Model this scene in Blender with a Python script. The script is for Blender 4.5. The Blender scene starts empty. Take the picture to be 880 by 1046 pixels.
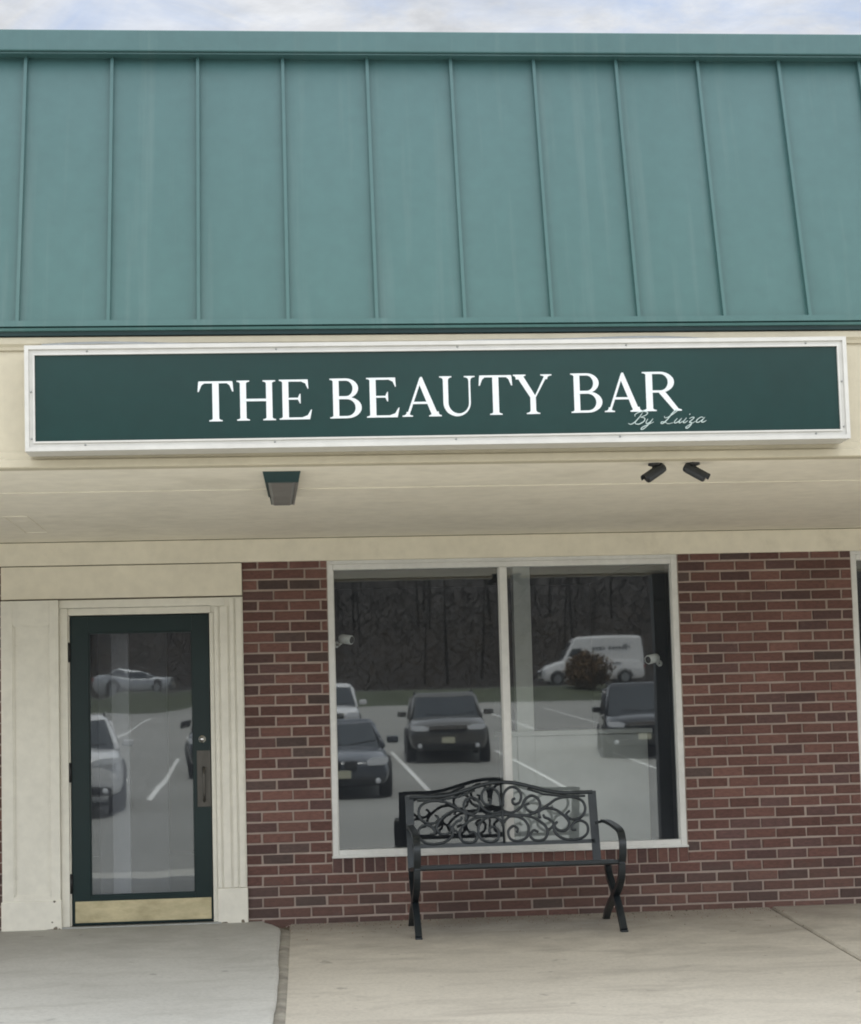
import bpy, bmesh, math, random
from mathutils import Vector, Matrix
random.seed(7)
scn = bpy.context.scene
COL = scn.collection
R = math.radians
PI = math.pi

# ------------------------------------------------------------------ helpers
class MB:
    """collects shapes into one mesh; every face may carry a colour"""
    def __init__(s):
        s.v = []; s.f = []; s.c = []; s.sm = []
    def add(s, vs, fs, col=None, smooth=False):
        o = len(s.v); s.v += [tuple(p) for p in vs]
        for f in fs:
            s.f.append([o + i for i in f]); s.c.append(col); s.sm.append(smooth)
    def box(s, x0, x1, y0, y1, z0, z1, col=None, skip=()):
        vs = [(x0,y0,z0),(x1,y0,z0),(x1,y1,z0),(x0,y1,z0),(x0,y0,z1),(x1,y0,z1),(x1,y1,z1),(x0,y1,z1)]
        fs = {'b':(0,3,2,1),'t':(4,5,6,7),'f':(0,1,5,4),'k':(2,3,7,6),'l':(3,0,4,7),'r':(1,2,6,5)}
        s.add(vs, [f for k, f in fs.items() if k not in skip], col)
    def bbox(s, x0, x1, y0, y1, z0, z1, b=.004, col=None):
        """box with chamfered edges"""
        bm = bmesh.new(); bmesh.ops.create_cube(bm, size=1)
        for v in bm.verts:
            v.co = Vector(((x0+x1)/2+v.co.x*(x1-x0), (y0+y1)/2+v.co.y*(y1-y0), (z0+z1)/2+v.co.z*(z1-z0)))
        b = min(b, abs(x1-x0)*.45, abs(y1-y0)*.45, abs(z1-z0)*.45)
        bmesh.ops.bevel(bm, geom=bm.edges[:], offset=b, segments=2, profile=.5, affect='EDGES')
        s.bm(bm, col)
    def bm(s, bm, col=None, smooth=False, mat=None):
        bm.verts.ensure_lookup_table(); bm.verts.index_update()
        vs = [(mat @ v.co) if mat else v.co.copy() for v in bm.verts]
        s.add(vs, [[v.index for v in f.verts] for f in bm.faces], col, smooth); bm.free()
    def prism(s, pts, axis, a, b, col=None, smooth=False):
        """polygon pts (2D) extruded along axis between a and b. axis 'x': pts=(y,z); 'y': pts=(x,z); 'z': pts=(x,y)"""
        n = len(pts)
        def P(p, t):
            return {'x':(t,p[0],p[1]),'y':(p[0],t,p[1]),'z':(p[0],p[1],t)}[axis]
        vs = [P(p,a) for p in pts] + [P(p,b) for p in pts]
        s.add(vs, [list(range(n)), list(range(2*n-1, n-1, -1))], col)
        o = len(s.v) - 2*n
        for i in range(n):
            j = (i+1) % n
            s.f.append([o+i, o+n+i, o+n+j, o+j]); s.c.append(col); s.sm.append(smooth)
    def tube(s, pts, r, n=8, col=None, closed=False, flat=None):
        """tube along pts; r a number or a list; flat=(axis Vector, factor) squashes"""
        pts = [Vector(p) for p in pts]; m = len(pts)
        rs = r if isinstance(r, (list, tuple)) else [r]*m
        T0 = (pts[1]-pts[0]).normalized()
        up = Vector((0,0,1)) if abs(T0.z) < .9 else Vector((0,1,0))
        N = (up - T0*up.dot(T0)).normalized(); rings = []
        for i, p in enumerate(pts):
            if closed: T = (pts[(i+1)%m]-pts[(i-1)%m]).normalized()
            else: T = (pts[min(i+1,m-1)]-pts[max(i-1,0)]).normalized()
            N = (N - T*N.dot(T)).normalized(); B = T.cross(N)
            ring = []
            for k in range(n):
                a = 2*PI*(k+.5)/n
                d = (N*math.cos(a)+B*math.sin(a))*rs[i]
                if flat: d = d - flat[0]*d.dot(flat[0])*(1-flat[1])
                ring.append(p+d)
            rings.append(ring)
        vs = [q for rg in rings for q in rg]; fs = []
        for i in range(m if closed else m-1):
            j = (i+1) % m
            for k in range(n):
                l = (k+1) % n
                fs.append([i*n+k, i*n+l, j*n+l, j*n+k])
        if not closed:
            fs.append(list(range(n-1,-1,-1))); fs.append([(m-1)*n+k for k in range(n)])
        s.add(vs, fs, col, True)
    def lathe(s, prof, c, axis='z', n=24, col=None, smooth=True):
        """prof: list of (radius, height along axis)"""
        vs = []; fs = []
        for (r, h) in prof:
            for k in range(n):
                a = 2*PI*k/n; u, w = r*math.cos(a), r*math.sin(a)
                vs.append({'z':(c[0]+u,c[1]+w,c[2]+h),'y':(c[0]+u,c[1]+h,c[2]+w),'x':(c[0]+h,c[1]+u,c[2]+w)}[axis])
        for i in range(len(prof)-1):
            for k in range(n):
                l = (k+1) % n
                fs.append([i*n+k, i*n+l, (i+1)*n+l, (i+1)*n+k])
        s.add(vs, fs, col, smooth)
        s.add(vs[:n], [list(range(n))], col); s.add(vs[-n:], [list(range(n))], col)
    def build(s, name, mat, parent=None, loc=None, recalc=True):
        me = bpy.data.meshes.new(name)
        me.from_pydata(s.v, [], s.f)
        if recalc:
            bm = bmesh.new(); bm.from_mesh(me); bmesh.ops.recalc_face_normals(bm, faces=bm.faces); bm.to_mesh(me); bm.free()
        for p, sm in zip(me.polygons, s.sm): p.use_smooth = sm
        if any(c is not None for c in s.c):
            at = me.color_attributes.new('Col', 'FLOAT_COLOR', 'CORNER')
            for p, c in zip(me.polygons, s.c):
                c = c or (.5,.5,.5)
                for li in p.loop_indices: at.data[li].color = (c[0], c[1], c[2], 1)
        me.materials.append(mat)
        o = bpy.data.objects.new(name, me); COL.objects.link(o)
        if parent: o.parent = parent
        if loc: o.location = loc
        return o

def tag(o, label=None, cat=None, group=None, kind=None):
    if label: o['label'] = label
    if cat: o['category'] = cat
    if group: o['group'] = group
    if kind: o['kind'] = kind
    return o
def thing(name, label, cat, loc=(0,0,0), rz=0, group=None):
    o = bpy.data.objects.new(name, None); COL.objects.link(o)
    o.empty_display_size = .2
    o.location = loc; o.rotation_euler = (0,0,rz)
    return tag(o, label, cat, group)
def copy_tree(o, parent=None):
    c = o.copy(); COL.objects.link(c); c.parent = parent
    for ch in [k for k in COL.objects if k.parent == o]: copy_tree(ch, c)
    return c

# ------------------------------------------------------------------ materials
def mat(name):
    m = bpy.data.materials.new(name); m.use_nodes = True
    nt = m.node_tree; nt.nodes.clear()
    out = nt.nodes.new('ShaderNodeOutputMaterial')
    return m, nt, out
def N(nt, t, **kw):
    n = nt.nodes.new(t)
    for k, v in kw.items():
        if k in n.inputs.keys(): n.inputs[k].default_value = v
        else: setattr(n, k, v)
    return n
def coords(nt, scale=(1,1,1), kind='Object'):
    tc = N(nt,'ShaderNodeTexCoord'); mp = N(nt,'ShaderNodeMapping'); mp.inputs['Scale'].default_value = scale
    nt.links.new(tc.outputs[kind], mp.inputs['Vector']); return mp.outputs['Vector']
def noise(nt, vec, scale, detail=4, rough=.55, dist=0):
    n = N(nt,'ShaderNodeTexNoise'); n.inputs['Scale'].default_value = scale; n.inputs['Detail'].default_value = detail
    n.inputs['Roughness'].default_value = rough; n.inputs['Distortion'].default_value = dist
    nt.links.new(vec, n.inputs['Vector']); return n.outputs['Fac']
def ramp(nt, fac, stops, interp='LINEAR'):
    r = N(nt,'ShaderNodeValToRGB'); e = r.color_ramp.elements; r.color_ramp.interpolation = interp
    while len(e) > 1: e.remove(e[-1])
    e[0].position = stops[0][0]; c = stops[0][1]; e[0].color = (*c,1) if isinstance(c,tuple) else (c,c,c,1)
    for p, c in stops[1:]:
        k = e.new(p); k.color = (*c,1) if isinstance(c,tuple) else (c,c,c,1)
    nt.links.new(fac, r.inputs['Fac']); return r.outputs['Color']
def mix(nt, a, b, fac, mode='MIX'):
    m = N(nt,'ShaderNodeMix', data_type='RGBA', blend_type=mode)
    for s, i in ((fac,0),(a,6),(b,7)):
        if hasattr(s,'is_linked') or hasattr(s,'links'): nt.links.new(s, m.inputs[i])
        else: m.inputs[i].default_value = (*s,1) if isinstance(s,tuple) else s
    return m.outputs[2]
def mult(c, k): return tuple(x*k for x in c)
def paint(name, col, rough=.5, var=.10, vscale=3, metal=0, bump=.05, bscale=60, spec=.5, dirt=None, stretch=(1,1,1), coat=0):
    m, nt, out = mat(name); b = N(nt,'ShaderNodeBsdfPrincipled')
    v = coords(nt, stretch)
    n1 = noise(nt, v, vscale, 5); n2 = noise(nt, v, vscale*9, 3)
    c = ramp(nt, n1, [(.3,mult(col,1-var)),(.7,mult(col,1+var))])
    c = mix(nt, c, ramp(nt, n2, [(.35,.93),(.65,1.0)]), 1.0, 'MULTIPLY')
    if dirt:
        d = noise(nt, v, dirt[1], 6, .7)
        c = mix(nt, c, dirt[0], ramp(nt, d, [(dirt[2],0.),(dirt[3],dirt[4])]))
    nt.links.new(c, b.inputs['Base Color'])
    b.inputs['Roughness'].default_value = rough; b.inputs['Metallic'].default_value = metal
    b.inputs['Specular IOR Level'].default_value = spec
    b.inputs['Coat Weight'].default_value = coat
    if bump:
        bp = N(nt,'ShaderNodeBump'); bp.inputs['Strength'].default_value = bump; bp.inputs['Distance'].default_value = .01
        nt.links.new(noise(nt, v, bscale, 4), bp.inputs['Height']); nt.links.new(bp.outputs['Normal'], b.inputs['Normal'])
    nt.links.new(b.outputs['BSDF'], out.inputs['Surface'])
    return m
def emit_free_glass(name, refl, tint, rough=0.0, wave=.0, wscale=1.2, haze=.07):
    """thin pane: part mirror, part tinted see-through; slight waviness of float glass"""
    m, nt, out = mat(name)
    g = N(nt,'ShaderNodeBsdfGlossy'); g.inputs['Roughness'].default_value = rough; g.inputs['Color'].default_value = (.93,.98,1,1)
    t = N(nt,'ShaderNodeBsdfTransparent'); t.inputs['Color'].default_value = (*tint,1)
    x = N(nt,'ShaderNodeMixShader')
    x.inputs[0].default_value = refl
    nt.links.new(t.outputs[0], x.inputs[1]); nt.links.new(g.outputs[0], x.inputs[2])
    if wave:
        bp = N(nt,'ShaderNodeBump'); bp.inputs['Strength'].default_value = 1.0; bp.inputs['Distance'].default_value = wave
        nt.links.new(noise(nt, coords(nt), wscale, 1, .4), bp.inputs['Height']); nt.links.new(bp.outputs['Normal'], g.inputs['Normal'])
    df = N(nt,'ShaderNodeBsdfDiffuse'); df.inputs['Color'].default_value = (.42,.47,.54,1)
    h = N(nt,'ShaderNodeMixShader')
    nt.links.new(ramp(nt, noise(nt, coords(nt), 1.3, 4, .6), [(.3,haze*.75),(.7,haze*1.25)]), h.inputs[0])
    nt.links.new(x.outputs[0], h.inputs[1]); nt.links.new(df.outputs[0], h.inputs[2])
    nt.links.new(h.outputs[0], out.inputs['Surface'])
    return m

M = {}
BEIGE = (.52,.47,.35)
M['beige'] = paint('beige_paint', BEIGE, .55, .06, 1.6, bump=.06, dirt=((.28,.24,.17),2.3,.60,.80,.35))
M['header'] = paint('beige_lifted_for_shade', (.74,.69,.56), .55, .06, 1.6, bump=.06, dirt=((.34,.30,.22),2.3,.60,.80,.35))  # lighter copy of the fascia beige, offsets the shade under the canopy
M['soffit'] = paint('beige_soffit_paint', (.88,.83,.70), .6, .05, 1.2, bump=.05, dirt=((.35,.32,.22),1.5,.55,.8,.3))
M['cream'] = paint('cream_door_trim', (.71,.685,.595), .5, .05, 2.0, bump=.08, dirt=((.20,.17,.12),5,.66,.80,.5))
M['crack'] = paint('dark_joint', (.13,.11,.075), .9, .2, 6, bump=0)
M['white_metal'] = paint('white_painted_aluminium', (.66,.66,.63), .42, .05, 2.5, bump=.02, dirt=((.30,.28,.24),7,.62,.80,.45))
M['sign_metal'] = paint('white_sign_frame_metal', (.565,.555,.515), .42, .06, 2.5, bump=.02, dirt=((.45,.43,.38),9,.62,.82,.5), stretch=(.6,1,1))
M['sign_green'] = paint('glossy_dark_green_panel', (.004,.031,.027), .20, .10, 1.5, bump=.0, spec=.26)
M['letter'] = paint('white_lettering', (.70,.74,.74), .35, .01, 4, bump=0)
M['letter2'] = paint('pale_script_lettering', (.50,.60,.57), .35, .02, 4, bump=0)
M['door_green'] = paint('dark_green_door_paint', (.003,.016,.016), .34, .15, 2.0, bump=.03, spec=.35)
M['black'] = paint('black_hardware', (.012,.012,.013), .4, .1, 5, bump=0)
M['bench'] = paint('black_cast_metal', (.018,.024,.028), .36, .25, 9, metal=.25, bump=.15, bscale=180, spec=.6)
M['brass'] = paint('worn_brass_kick_plate', (.50,.44,.275), .45, .16, 5, metal=.55, bump=.04, dirt=((.24,.19,.10),6,.5,.8,.5), stretch=(1,1,2.5))
M['steel'] = paint('brushed_steel', (.09,.085,.075), .38, .15, 4, metal=.8, bump=.03, stretch=(4,1,1))
M['chrome'] = paint('bright_chrome', (.8,.8,.8), .12, .02, 4, metal=1, bump=0)
M['fixture_glass'] = paint('grey_lamp_diffuser', (.20,.20,.19), .4, .15, 7, bump=.05)
M['fixture_green'] = paint('dark_teal_lamp_housing', (.012,.045,.050), .4, .1, 5, bump=0)
M['silver_edge'] = paint('dull_metal_edge', (.30,.31,.30), .35, .1, 5, metal=.5, bump=0)
M['camgrey'] = paint('charcoal_camera_shell', (.022,.026,.030), .45, .1, 5, bump=0)
M['camwhite'] = paint('white_camera_shell', (.85,.85,.80), .4, .03, 5, bump=0)
M['wood'] = paint('bare_rotten_wood', (.14,.12,.09), .9, .3, 8, bump=.2)
M['rock'] = paint('dry_leaf_litter', (.030,.024,.020), .95, .35, .25, bump=.3, bscale=2)

# mansard metal
def roof_mat():
    m, nt, out = mat('teal_green_standing_seam_metal'); b = N(nt,'ShaderNodeBsdfPrincipled')
    v = coords(nt, (1,1,.35)); v2 = coords(nt)
    a = noise(nt, v, .9, 5, .6); f = noise(nt, v2, 14, 3)
    c = ramp(nt, a, [(.28,(.042,.113,.105)),(.72,(.057,.136,.128))])
    c = mix(nt, c, ramp(nt, f, [(.3,.94),(.7,1.03)]), 1.0, 'MULTIPLY')
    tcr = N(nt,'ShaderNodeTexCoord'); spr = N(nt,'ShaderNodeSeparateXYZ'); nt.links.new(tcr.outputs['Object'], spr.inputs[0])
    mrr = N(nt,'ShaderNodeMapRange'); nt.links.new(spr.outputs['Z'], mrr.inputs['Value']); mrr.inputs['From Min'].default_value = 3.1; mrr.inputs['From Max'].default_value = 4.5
    c = mix(nt, c, ramp(nt, mrr.outputs[0], [(0.,(.93,.98,.96)),(1.,(1.10,1.02,1.10))]), 1.0, 'MULTIPLY')  # sky sheen painted into the colour: bluer and lighter towards the top
    st = noise(nt, coords(nt,(9,1,.25)), 1.6, 4, .6)
    c = mix(nt, c, (.115,.18,.17), ramp(nt, st, [(.55,0.),(.78,.38)]))
    nt.links.new(c, b.inputs['Base Color']); b.inputs['Roughness'].default_value = .42
    b.inputs['Specular IOR Level'].default_value = .5
    bp = N(nt,'ShaderNodeBump'); bp.inputs['Strength'].default_value = .45; bp.inputs['Distance'].default_value = .018
    nt.links.new(noise(nt, coords(nt,(1,1,.6)), 3.2, 3, .5), bp.inputs['Height']); nt.links.new(bp.outputs['Normal'], b.inputs['Normal'])
    nt.links.new(b.outputs['BSDF'], out.inputs['Surface']); return m
M['roof'] = roof_mat()

def brick_mat():
    m, nt, out = mat('red_brown_brick'); b = N(nt,'ShaderNodeBsdfPrincipled')
    at = N(nt,'ShaderNodeVertexColor'); at.layer_name = 'Col'
    v = coords(nt); v2 = coords(nt,(1,1,3))
    n1 = noise(nt, v2, 26, 6, .7); n2 = noise(nt, v, 1.1, 4, .6)
    c = mix(nt, at.outputs['Color'], ramp(nt, n1, [(.25,.55),(.5,.98),(.75,1.35)]), 1.0, 'MULTIPLY')
    c = mix(nt, c, ramp(nt, n2, [(.3,.82),(.7,1.12)]), 1.0, 'MULTIPLY')
    c = mix(nt, c, (.34,.27,.24), ramp(nt, noise(nt, v, 5.5, 6, .75), [(.60,0.),(.80,.28)]))
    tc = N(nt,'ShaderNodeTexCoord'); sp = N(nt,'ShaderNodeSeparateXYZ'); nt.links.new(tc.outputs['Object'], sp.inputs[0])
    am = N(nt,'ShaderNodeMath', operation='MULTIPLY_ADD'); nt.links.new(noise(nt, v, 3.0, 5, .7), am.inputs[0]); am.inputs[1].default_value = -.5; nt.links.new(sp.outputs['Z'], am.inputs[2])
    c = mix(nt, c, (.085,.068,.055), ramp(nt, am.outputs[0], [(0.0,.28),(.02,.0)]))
    nt.links.new(c, b.inputs['Base Color']); b.inputs['Roughness'].default_value = .85
    bp = N(nt,'ShaderNodeBump'); bp.inputs['Strength'].default_value = .7; bp.inputs['Distance'].default_value = .004
    nt.links.new(noise(nt, v2, 60, 5, .7), bp.inputs['Height']); nt.links.new(bp.outputs['Normal'], b.inputs['Normal'])
    nt.links.new(b.outputs['BSDF'], out.inputs['Surface']); return m
M['brick'] = brick_mat()
M['mortar'] = paint('pinkish_mortar', (.385,.312,.268), .95, .14, 2.5, bump=.4, bscale=150, dirt=((.20,.15,.13),4,.5,.8,.5))

def concrete(name, c1, c2, stain_shade, joint=False):
    m, nt, out = mat(name); b = N(nt,'ShaderNodeBsdfPrincipled')
    v = coords(nt)
    a = noise(nt, v, .8, 6, .6, .4); f = noise(nt, v, 45, 5, .7); g = noise(nt, coords(nt,(.8,2.2,1)), 1.7, 6, .68, .6)
    c = ramp(nt, a, [(.3,c1),(.7,c2)])
    c = mix(nt, c, ramp(nt, f, [(.25,.82),(.5,1.0),(.75,1.10)]), 1.0, 'MULTIPLY')
    c = mix(nt, c, stain_shade, ramp(nt, g, [(.50,0.),(.72,.62)]))
    # painted contact shade with dirt-like breakup along the foot of the wall
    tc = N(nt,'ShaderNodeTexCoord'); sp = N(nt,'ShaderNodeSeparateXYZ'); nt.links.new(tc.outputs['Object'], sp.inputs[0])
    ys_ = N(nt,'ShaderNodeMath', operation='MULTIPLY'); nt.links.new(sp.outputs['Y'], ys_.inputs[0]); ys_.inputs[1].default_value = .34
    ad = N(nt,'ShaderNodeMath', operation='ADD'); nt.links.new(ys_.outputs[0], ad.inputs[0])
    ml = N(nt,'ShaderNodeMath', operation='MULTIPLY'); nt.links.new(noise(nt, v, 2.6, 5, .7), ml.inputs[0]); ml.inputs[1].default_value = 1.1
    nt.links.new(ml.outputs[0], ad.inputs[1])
    c = mix(nt, c, stain_shade, ramp(nt, ad.outputs[0], [(0.0,0.),(.60,.92)]))
    sp2 = noise(nt, v, 7.5, 2, .5)
    c = mix(nt, c, mult(stain_shade,.55), ramp(nt, sp2, [(.70,0.),(.75,.45)]))
    nt.links.new(c, b.inputs['Base Color']); b.inputs['Roughness'].default_value = .88
    bp = N(nt,'ShaderNodeBump'); bp.inputs['Strength'].default_value = .5; bp.inputs['Distance'].default_value = .003
    nt.links.new(f, bp.inputs['Height']); nt.links.new(bp.outputs['Normal'], b.inputs['Normal'])
    nt.links.new(b.outputs['BSDF'], out.inputs['Surface']); return m
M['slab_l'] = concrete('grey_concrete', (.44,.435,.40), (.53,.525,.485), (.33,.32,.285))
M['filler'] = paint('dirty_mortar_filler', (.30,.28,.235), .9, .35, 7, bump=.4, bscale=80)
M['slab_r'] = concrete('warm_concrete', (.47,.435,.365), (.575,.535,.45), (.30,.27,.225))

def asphalt():
    m, nt, out = mat('sun_bleached_asphalt'); b = N(nt,'ShaderNodeBsdfPrincipled')
    v = coords(nt); a = noise(nt, v, .12, 6, .6); f = noise(nt, v, 30, 3, .7)
    c = ramp(nt, a, [(.3,(.26,.26,.24)),(.7,(.35,.345,.32))])
    c = mix(nt, c, ramp(nt, f, [(.3,.85),(.7,1.1)]), 1.0, 'MULTIPLY')
    nt.links.new(c, b.inputs['Base Color']); b.inputs['Roughness'].default_value = .9
    nt.links.new(b.outputs['BSDF'], out.inputs['Surface']); return m
M['asphalt'] = asphalt()
M['line'] = paint('white_road_paint', (.88,.88,.84), .7, .05, 2, bump=0, dirt=((.3,.3,.28),3,.6,.8,.5))
M['grass'] = paint('rough_grass', (.055,.066,.032), .95, .35, .6, bump=.5, bscale=6)
M['bark'] = paint('grey_brown_bark', (.030,.027,.025), .95, .35, .8, bump=0)
def vcol(name):
    m_, nt, out = mat(name); b = N(nt,'ShaderNodeBsdfPrincipled'); at = N(nt,'ShaderNodeVertexColor'); at.layer_name = 'Col'
    nt.links.new(at.outputs['Color'], b.inputs['Base Color']); b.inputs['Roughness'].default_value = .95; b.inputs['Specular IOR Level'].default_value = .1
    nt.links.new(b.outputs['BSDF'], out.inputs['Surface']); return m_
M['wood_far'] = vcol('bare_twigs_and_trunks')
M['leaf'] = paint('russet_bush_leaves', (.16,.10,.05), .9, .4, 2, bump=0)
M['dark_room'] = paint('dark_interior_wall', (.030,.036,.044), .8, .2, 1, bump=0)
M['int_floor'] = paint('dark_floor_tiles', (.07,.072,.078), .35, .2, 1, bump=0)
M['int_pale'] = paint('pale_interior_paint', (.62,.62,.56), .6, .05, 1, bump=0)
M['int_grey'] = paint('grey_interior_panel', (.22,.23,.25), .6, .08, 1, bump=0)
M['glass'] = emit_free_glass('window_glass', .165, (.80,.84,.86), wave=.0011, wscale=1.0, haze=.045, rough=.015)
M['doorglass'] = emit_free_glass('door_glass', .155, (.84,.86,.88), wave=.0014, wscale=2.2, haze=.06, rough=.015)
M['tyre'] = paint('black_rubber', (.015,.015,.016), .8, .2, 5, bump=0)
M['rim'] = paint('alloy_rim', (.35,.36,.37), .3, .1, 5, metal=.8, bump=0)
M['car_glass'] = paint('dark_car_glass', (.050,.060,.068), .06, .1, 1, bump=0, spec=.8)
M['car_dark'] = paint('dark_grey_car_paint', (.065,.075,.092), .25, .05, 1, bump=0, coat=.8)
M['car_black'] = paint('black_car_paint', (.008,.009,.012), .2, .05, 1, bump=0, coat=.8)
M['car_grey'] = paint('graphite_car_paint', (.095,.092,.085), .28, .05, 1, bump=0, coat=.7)
M['car_white'] = paint('white_car_paint', (.80,.80,.80), .28, .02, 1, bump=0, coat=.7)
M['car_silver'] = paint('silver_car_paint', (.50,.52,.55), .28, .02, 1, bump=0, metal=.4, coat=.7)
M['trim_black'] = paint('black_plastic', (.015,.015,.016), .6, .1, 5, bump=0)
M['lamp'] = paint('clear_headlight', (.85,.87,.90), .08, .02, 5, bump=0, spec=.9)
M['plate'] = paint('pale_number_plate', (.62,.60,.45), .5, .05, 9, bump=0)
M['red'] = paint('red_lamp', (.30,.02,.015), .2, .05, 5, bump=0)

# ------------------------------------------------------------------ setting: ground
m = MB()
def gz(y):      # lot height at y (negative = away from the shop)
    d = -y
    if d < 6: return -.24
    if d < 12: return -.24 + (d-6)*.015
    if d < 21: return -.15
    if d < 66.5: return -.15 + (d-21)*.045
    if d < 78: return 1.90 + (d-66.5)*.075
    if d < 97: return 2.76
    if d < 105: return 2.76 + (d-97)*.18
    return 4.2 + (d-105)*.32
ys = [-5.76,-12,-21,-30,-40,-50,-60,-66.5]
for a, b in zip(ys, ys[1:]):
    m.add([(-90,a,gz(a)),(90,a,gz(a)),(90,b,gz(b)),(-90,b,gz(b))], [(0,3,2,1)])
tag(m.build('parking_lot', M['asphalt'], recalc=False), kind='structure')
m = MB()
for a, b in ((-66.51,-72),(-72,-79)):
    xs = [-90+i*3 for i in range(61)]
    for x0, x1 in zip(xs, xs[1:]):
        def h(x,y): return gz(y)+ (.16*math.sin(x*.7)+.1*math.sin(x*1.9) if y==-72 else 0)
        m.add([(x0,a,h(x0,a)),(x1,a,h(x1,a)),(x1,b,h(x1,b)),(x0,b,h(x0,b))], [(0,3,2,1)])
tag(m.build('grass_bank', M['grass'], recalc=False), kind='structure')
m = MB(); m.add([(-90,-79,2.78),(90,-79,2.78),(90,-97,2.78),(-90,-97,2.78)], [(0,3,2,1)])
tag(m.build('road', M['asphalt'], recalc=False), kind='structure')
m = MB(); ys = [-97,-105,-115,-130,-160,-220,-400]
for a, b in zip(ys, ys[1:]):
    for i in range(30):
        x0, x1 = -150+i*10, -140+i*10
        def h(x,y): return gz(max(y,-150)) + (0 if y > -100 else 1.2*math.sin(x*.05+y*.02))
        m.add([(x0,a,h(x0,a)),(x1,a,h(x1,a)),(x1,b,h(x1,b)),(x0,b,h(x0,b))], [(0,3,2,1)])
tag(m.build('wooded_hillside', M['rock'], recalc=False), kind='structure')
# ground sheet all the way round, below everything
m = MB()
for q in ([(-400,6,-.3),(400,6,-.3),(400,400,-.3),(-400,400,-.3)], [(-400,-400,-.3),(-90,-400,-.3),(-90,6,-.3),(-400,6,-.3)], [(90,-400,-.3),(400,-400,-.3),(400,6,-.3),(90,6,-.3)]):
    m.add(q, [(0,1,2,3)])
tag(m.build('ground', M['grass']), kind='structure')
# stall markings
m = MB()
def stripe(x, y0, y1, w=.1):
    n = max(1, int(abs(y1-y0)/4)); pts = [y0+(y1-y0)*i/n for i in range(n+1)]
    for b in (-21,-66.5):
        if min(y0,y1) < b < max(y0,y1): pts.append(b)
    pts = sorted(set(pts))
    for a, b in zip(pts, pts[1:]):
        m.add([(x-w/2,a,gz(a)+.012),(x+w/2,a,gz(a)+.012),(x+w/2,b,gz(b)+.012),(x-w/2,b,gz(b)+.012)], [(0,1,2,3)])
for k in range(-8, 12): stripe(2.65+2.63*k, -21.8, -33.2)
for k in range(-8, 14): stripe(2.4+2.63*k, -43.2, -59.4)
tag(m.build('stall_markings', M['line'], recalc=False), kind='structure')
# sidewalk slabs (fall towards the kerb)
def sz(y): return .02*y
def slab(x0, x1, y0, y1, dz, name, mt, x0b=None, x1b=None):
    """x0/x1 at y1 (wall side), x0b/x1b at y0 (kerb side)"""
    x0b = x0 if x0b is None else x0b; x1b = x1 if x1b is None else x1b
    mm = MB(); r = .012
    bot = -.32
    T = [(x0b+r,y0+r,sz(y0)+dz),(x1b-r,y0+r,sz(y0)+dz),(x1-r,y1,sz(y1)+dz),(x0+r,y1,sz(y1)+dz)]
    S = [(x0b,y0,sz(y0)+dz-r),(x1b,y0,sz(y0)+dz-r),(x1,y1,sz(y1)+dz-r),(x0,y1,sz(y1)+dz-r)]
    Bm = [(p[0],p[1],bot) for p in S]
    mm.add(T+S+Bm, [(0,1,2,3)]+[(i,4+i,4+(i+1)%4,(i+1)%4) for i in range(4)]+[(4+i,8+i,8+(i+1)%4,4+(i+1)%4) for i in range(4)])
    return tag(mm.build(name, mt), kind='structure')
def slab_left():
    random.seed(4); n = 46; e = []
    for i in range(n+1):
        t = i/n; y = -.06 - 5.54*t
        x = -.045 - .066*t + random.uniform(-.003,.003) + .008*math.sin(y*1.9)
        if i < 3: x -= (3-i)**2*.012
        e.append((x, y))
    def ring(dx, dz): return [(-8.0,.30,sz(.30)+dz)] + [(-.20,.30,sz(.30)+dz)] + [(x+dx, y, sz(y)+dz) for x, y in e] + [(-8.0,-5.6,sz(-5.6)+dz)]
    A, C2, D2 = ring(-.016,.026), ring(-.004,.018), ring(0,-.32)
    m = MB(); k = len(A); o = list(range(k))
    m.add(A+C2+D2, [o] + [(i,k+i,k+(i+1)%k,(i+1)%k) for i in range(k)] + [(k+i,2*k+i,2*k+(i+1)%k,k+(i+1)%k) for i in range(k)])
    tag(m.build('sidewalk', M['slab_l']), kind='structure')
    m = MB(); vs = []
    for i, (x, y) in enumerate(e): vs += [(x-.03,y,sz(y)-.004),(x+.012,y,sz(y)+.004+random.uniform(-.003,.003)),(x+.030+random.uniform(-.004,.004),y,sz(y)+.002),(x+.075,y,sz(y)-.009)]
    m.add(vs, [(4*i+j,4*i+j+1,4*i+j+5,4*i+j+4) for i in range(n) for j in range(3)], None, True)
    tag(m.build('joint_filler', M['filler']), kind='structure')
slab_left()
m = MB(); m.add([(-.3,-5.59,sz(-5.6)-.02),(.1,-5.59,sz(-5.6)-.02),(.1,.2,-.016),(-.3,.2,-.016)], [(0,1,2,3)]); m.box(-.3,.1,-5.58,.2,-.33,-.20); tag(m.build('joint_bed', M['crack']), kind='structure')
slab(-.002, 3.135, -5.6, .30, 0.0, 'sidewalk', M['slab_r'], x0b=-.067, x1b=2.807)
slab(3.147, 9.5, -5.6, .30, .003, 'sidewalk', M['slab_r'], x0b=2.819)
m = MB(); m.box(-8,9.5,-5.75,-5.605,-.4,-.116); tag(m.build('kerb', M['slab_l']), kind='structure')

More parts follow.
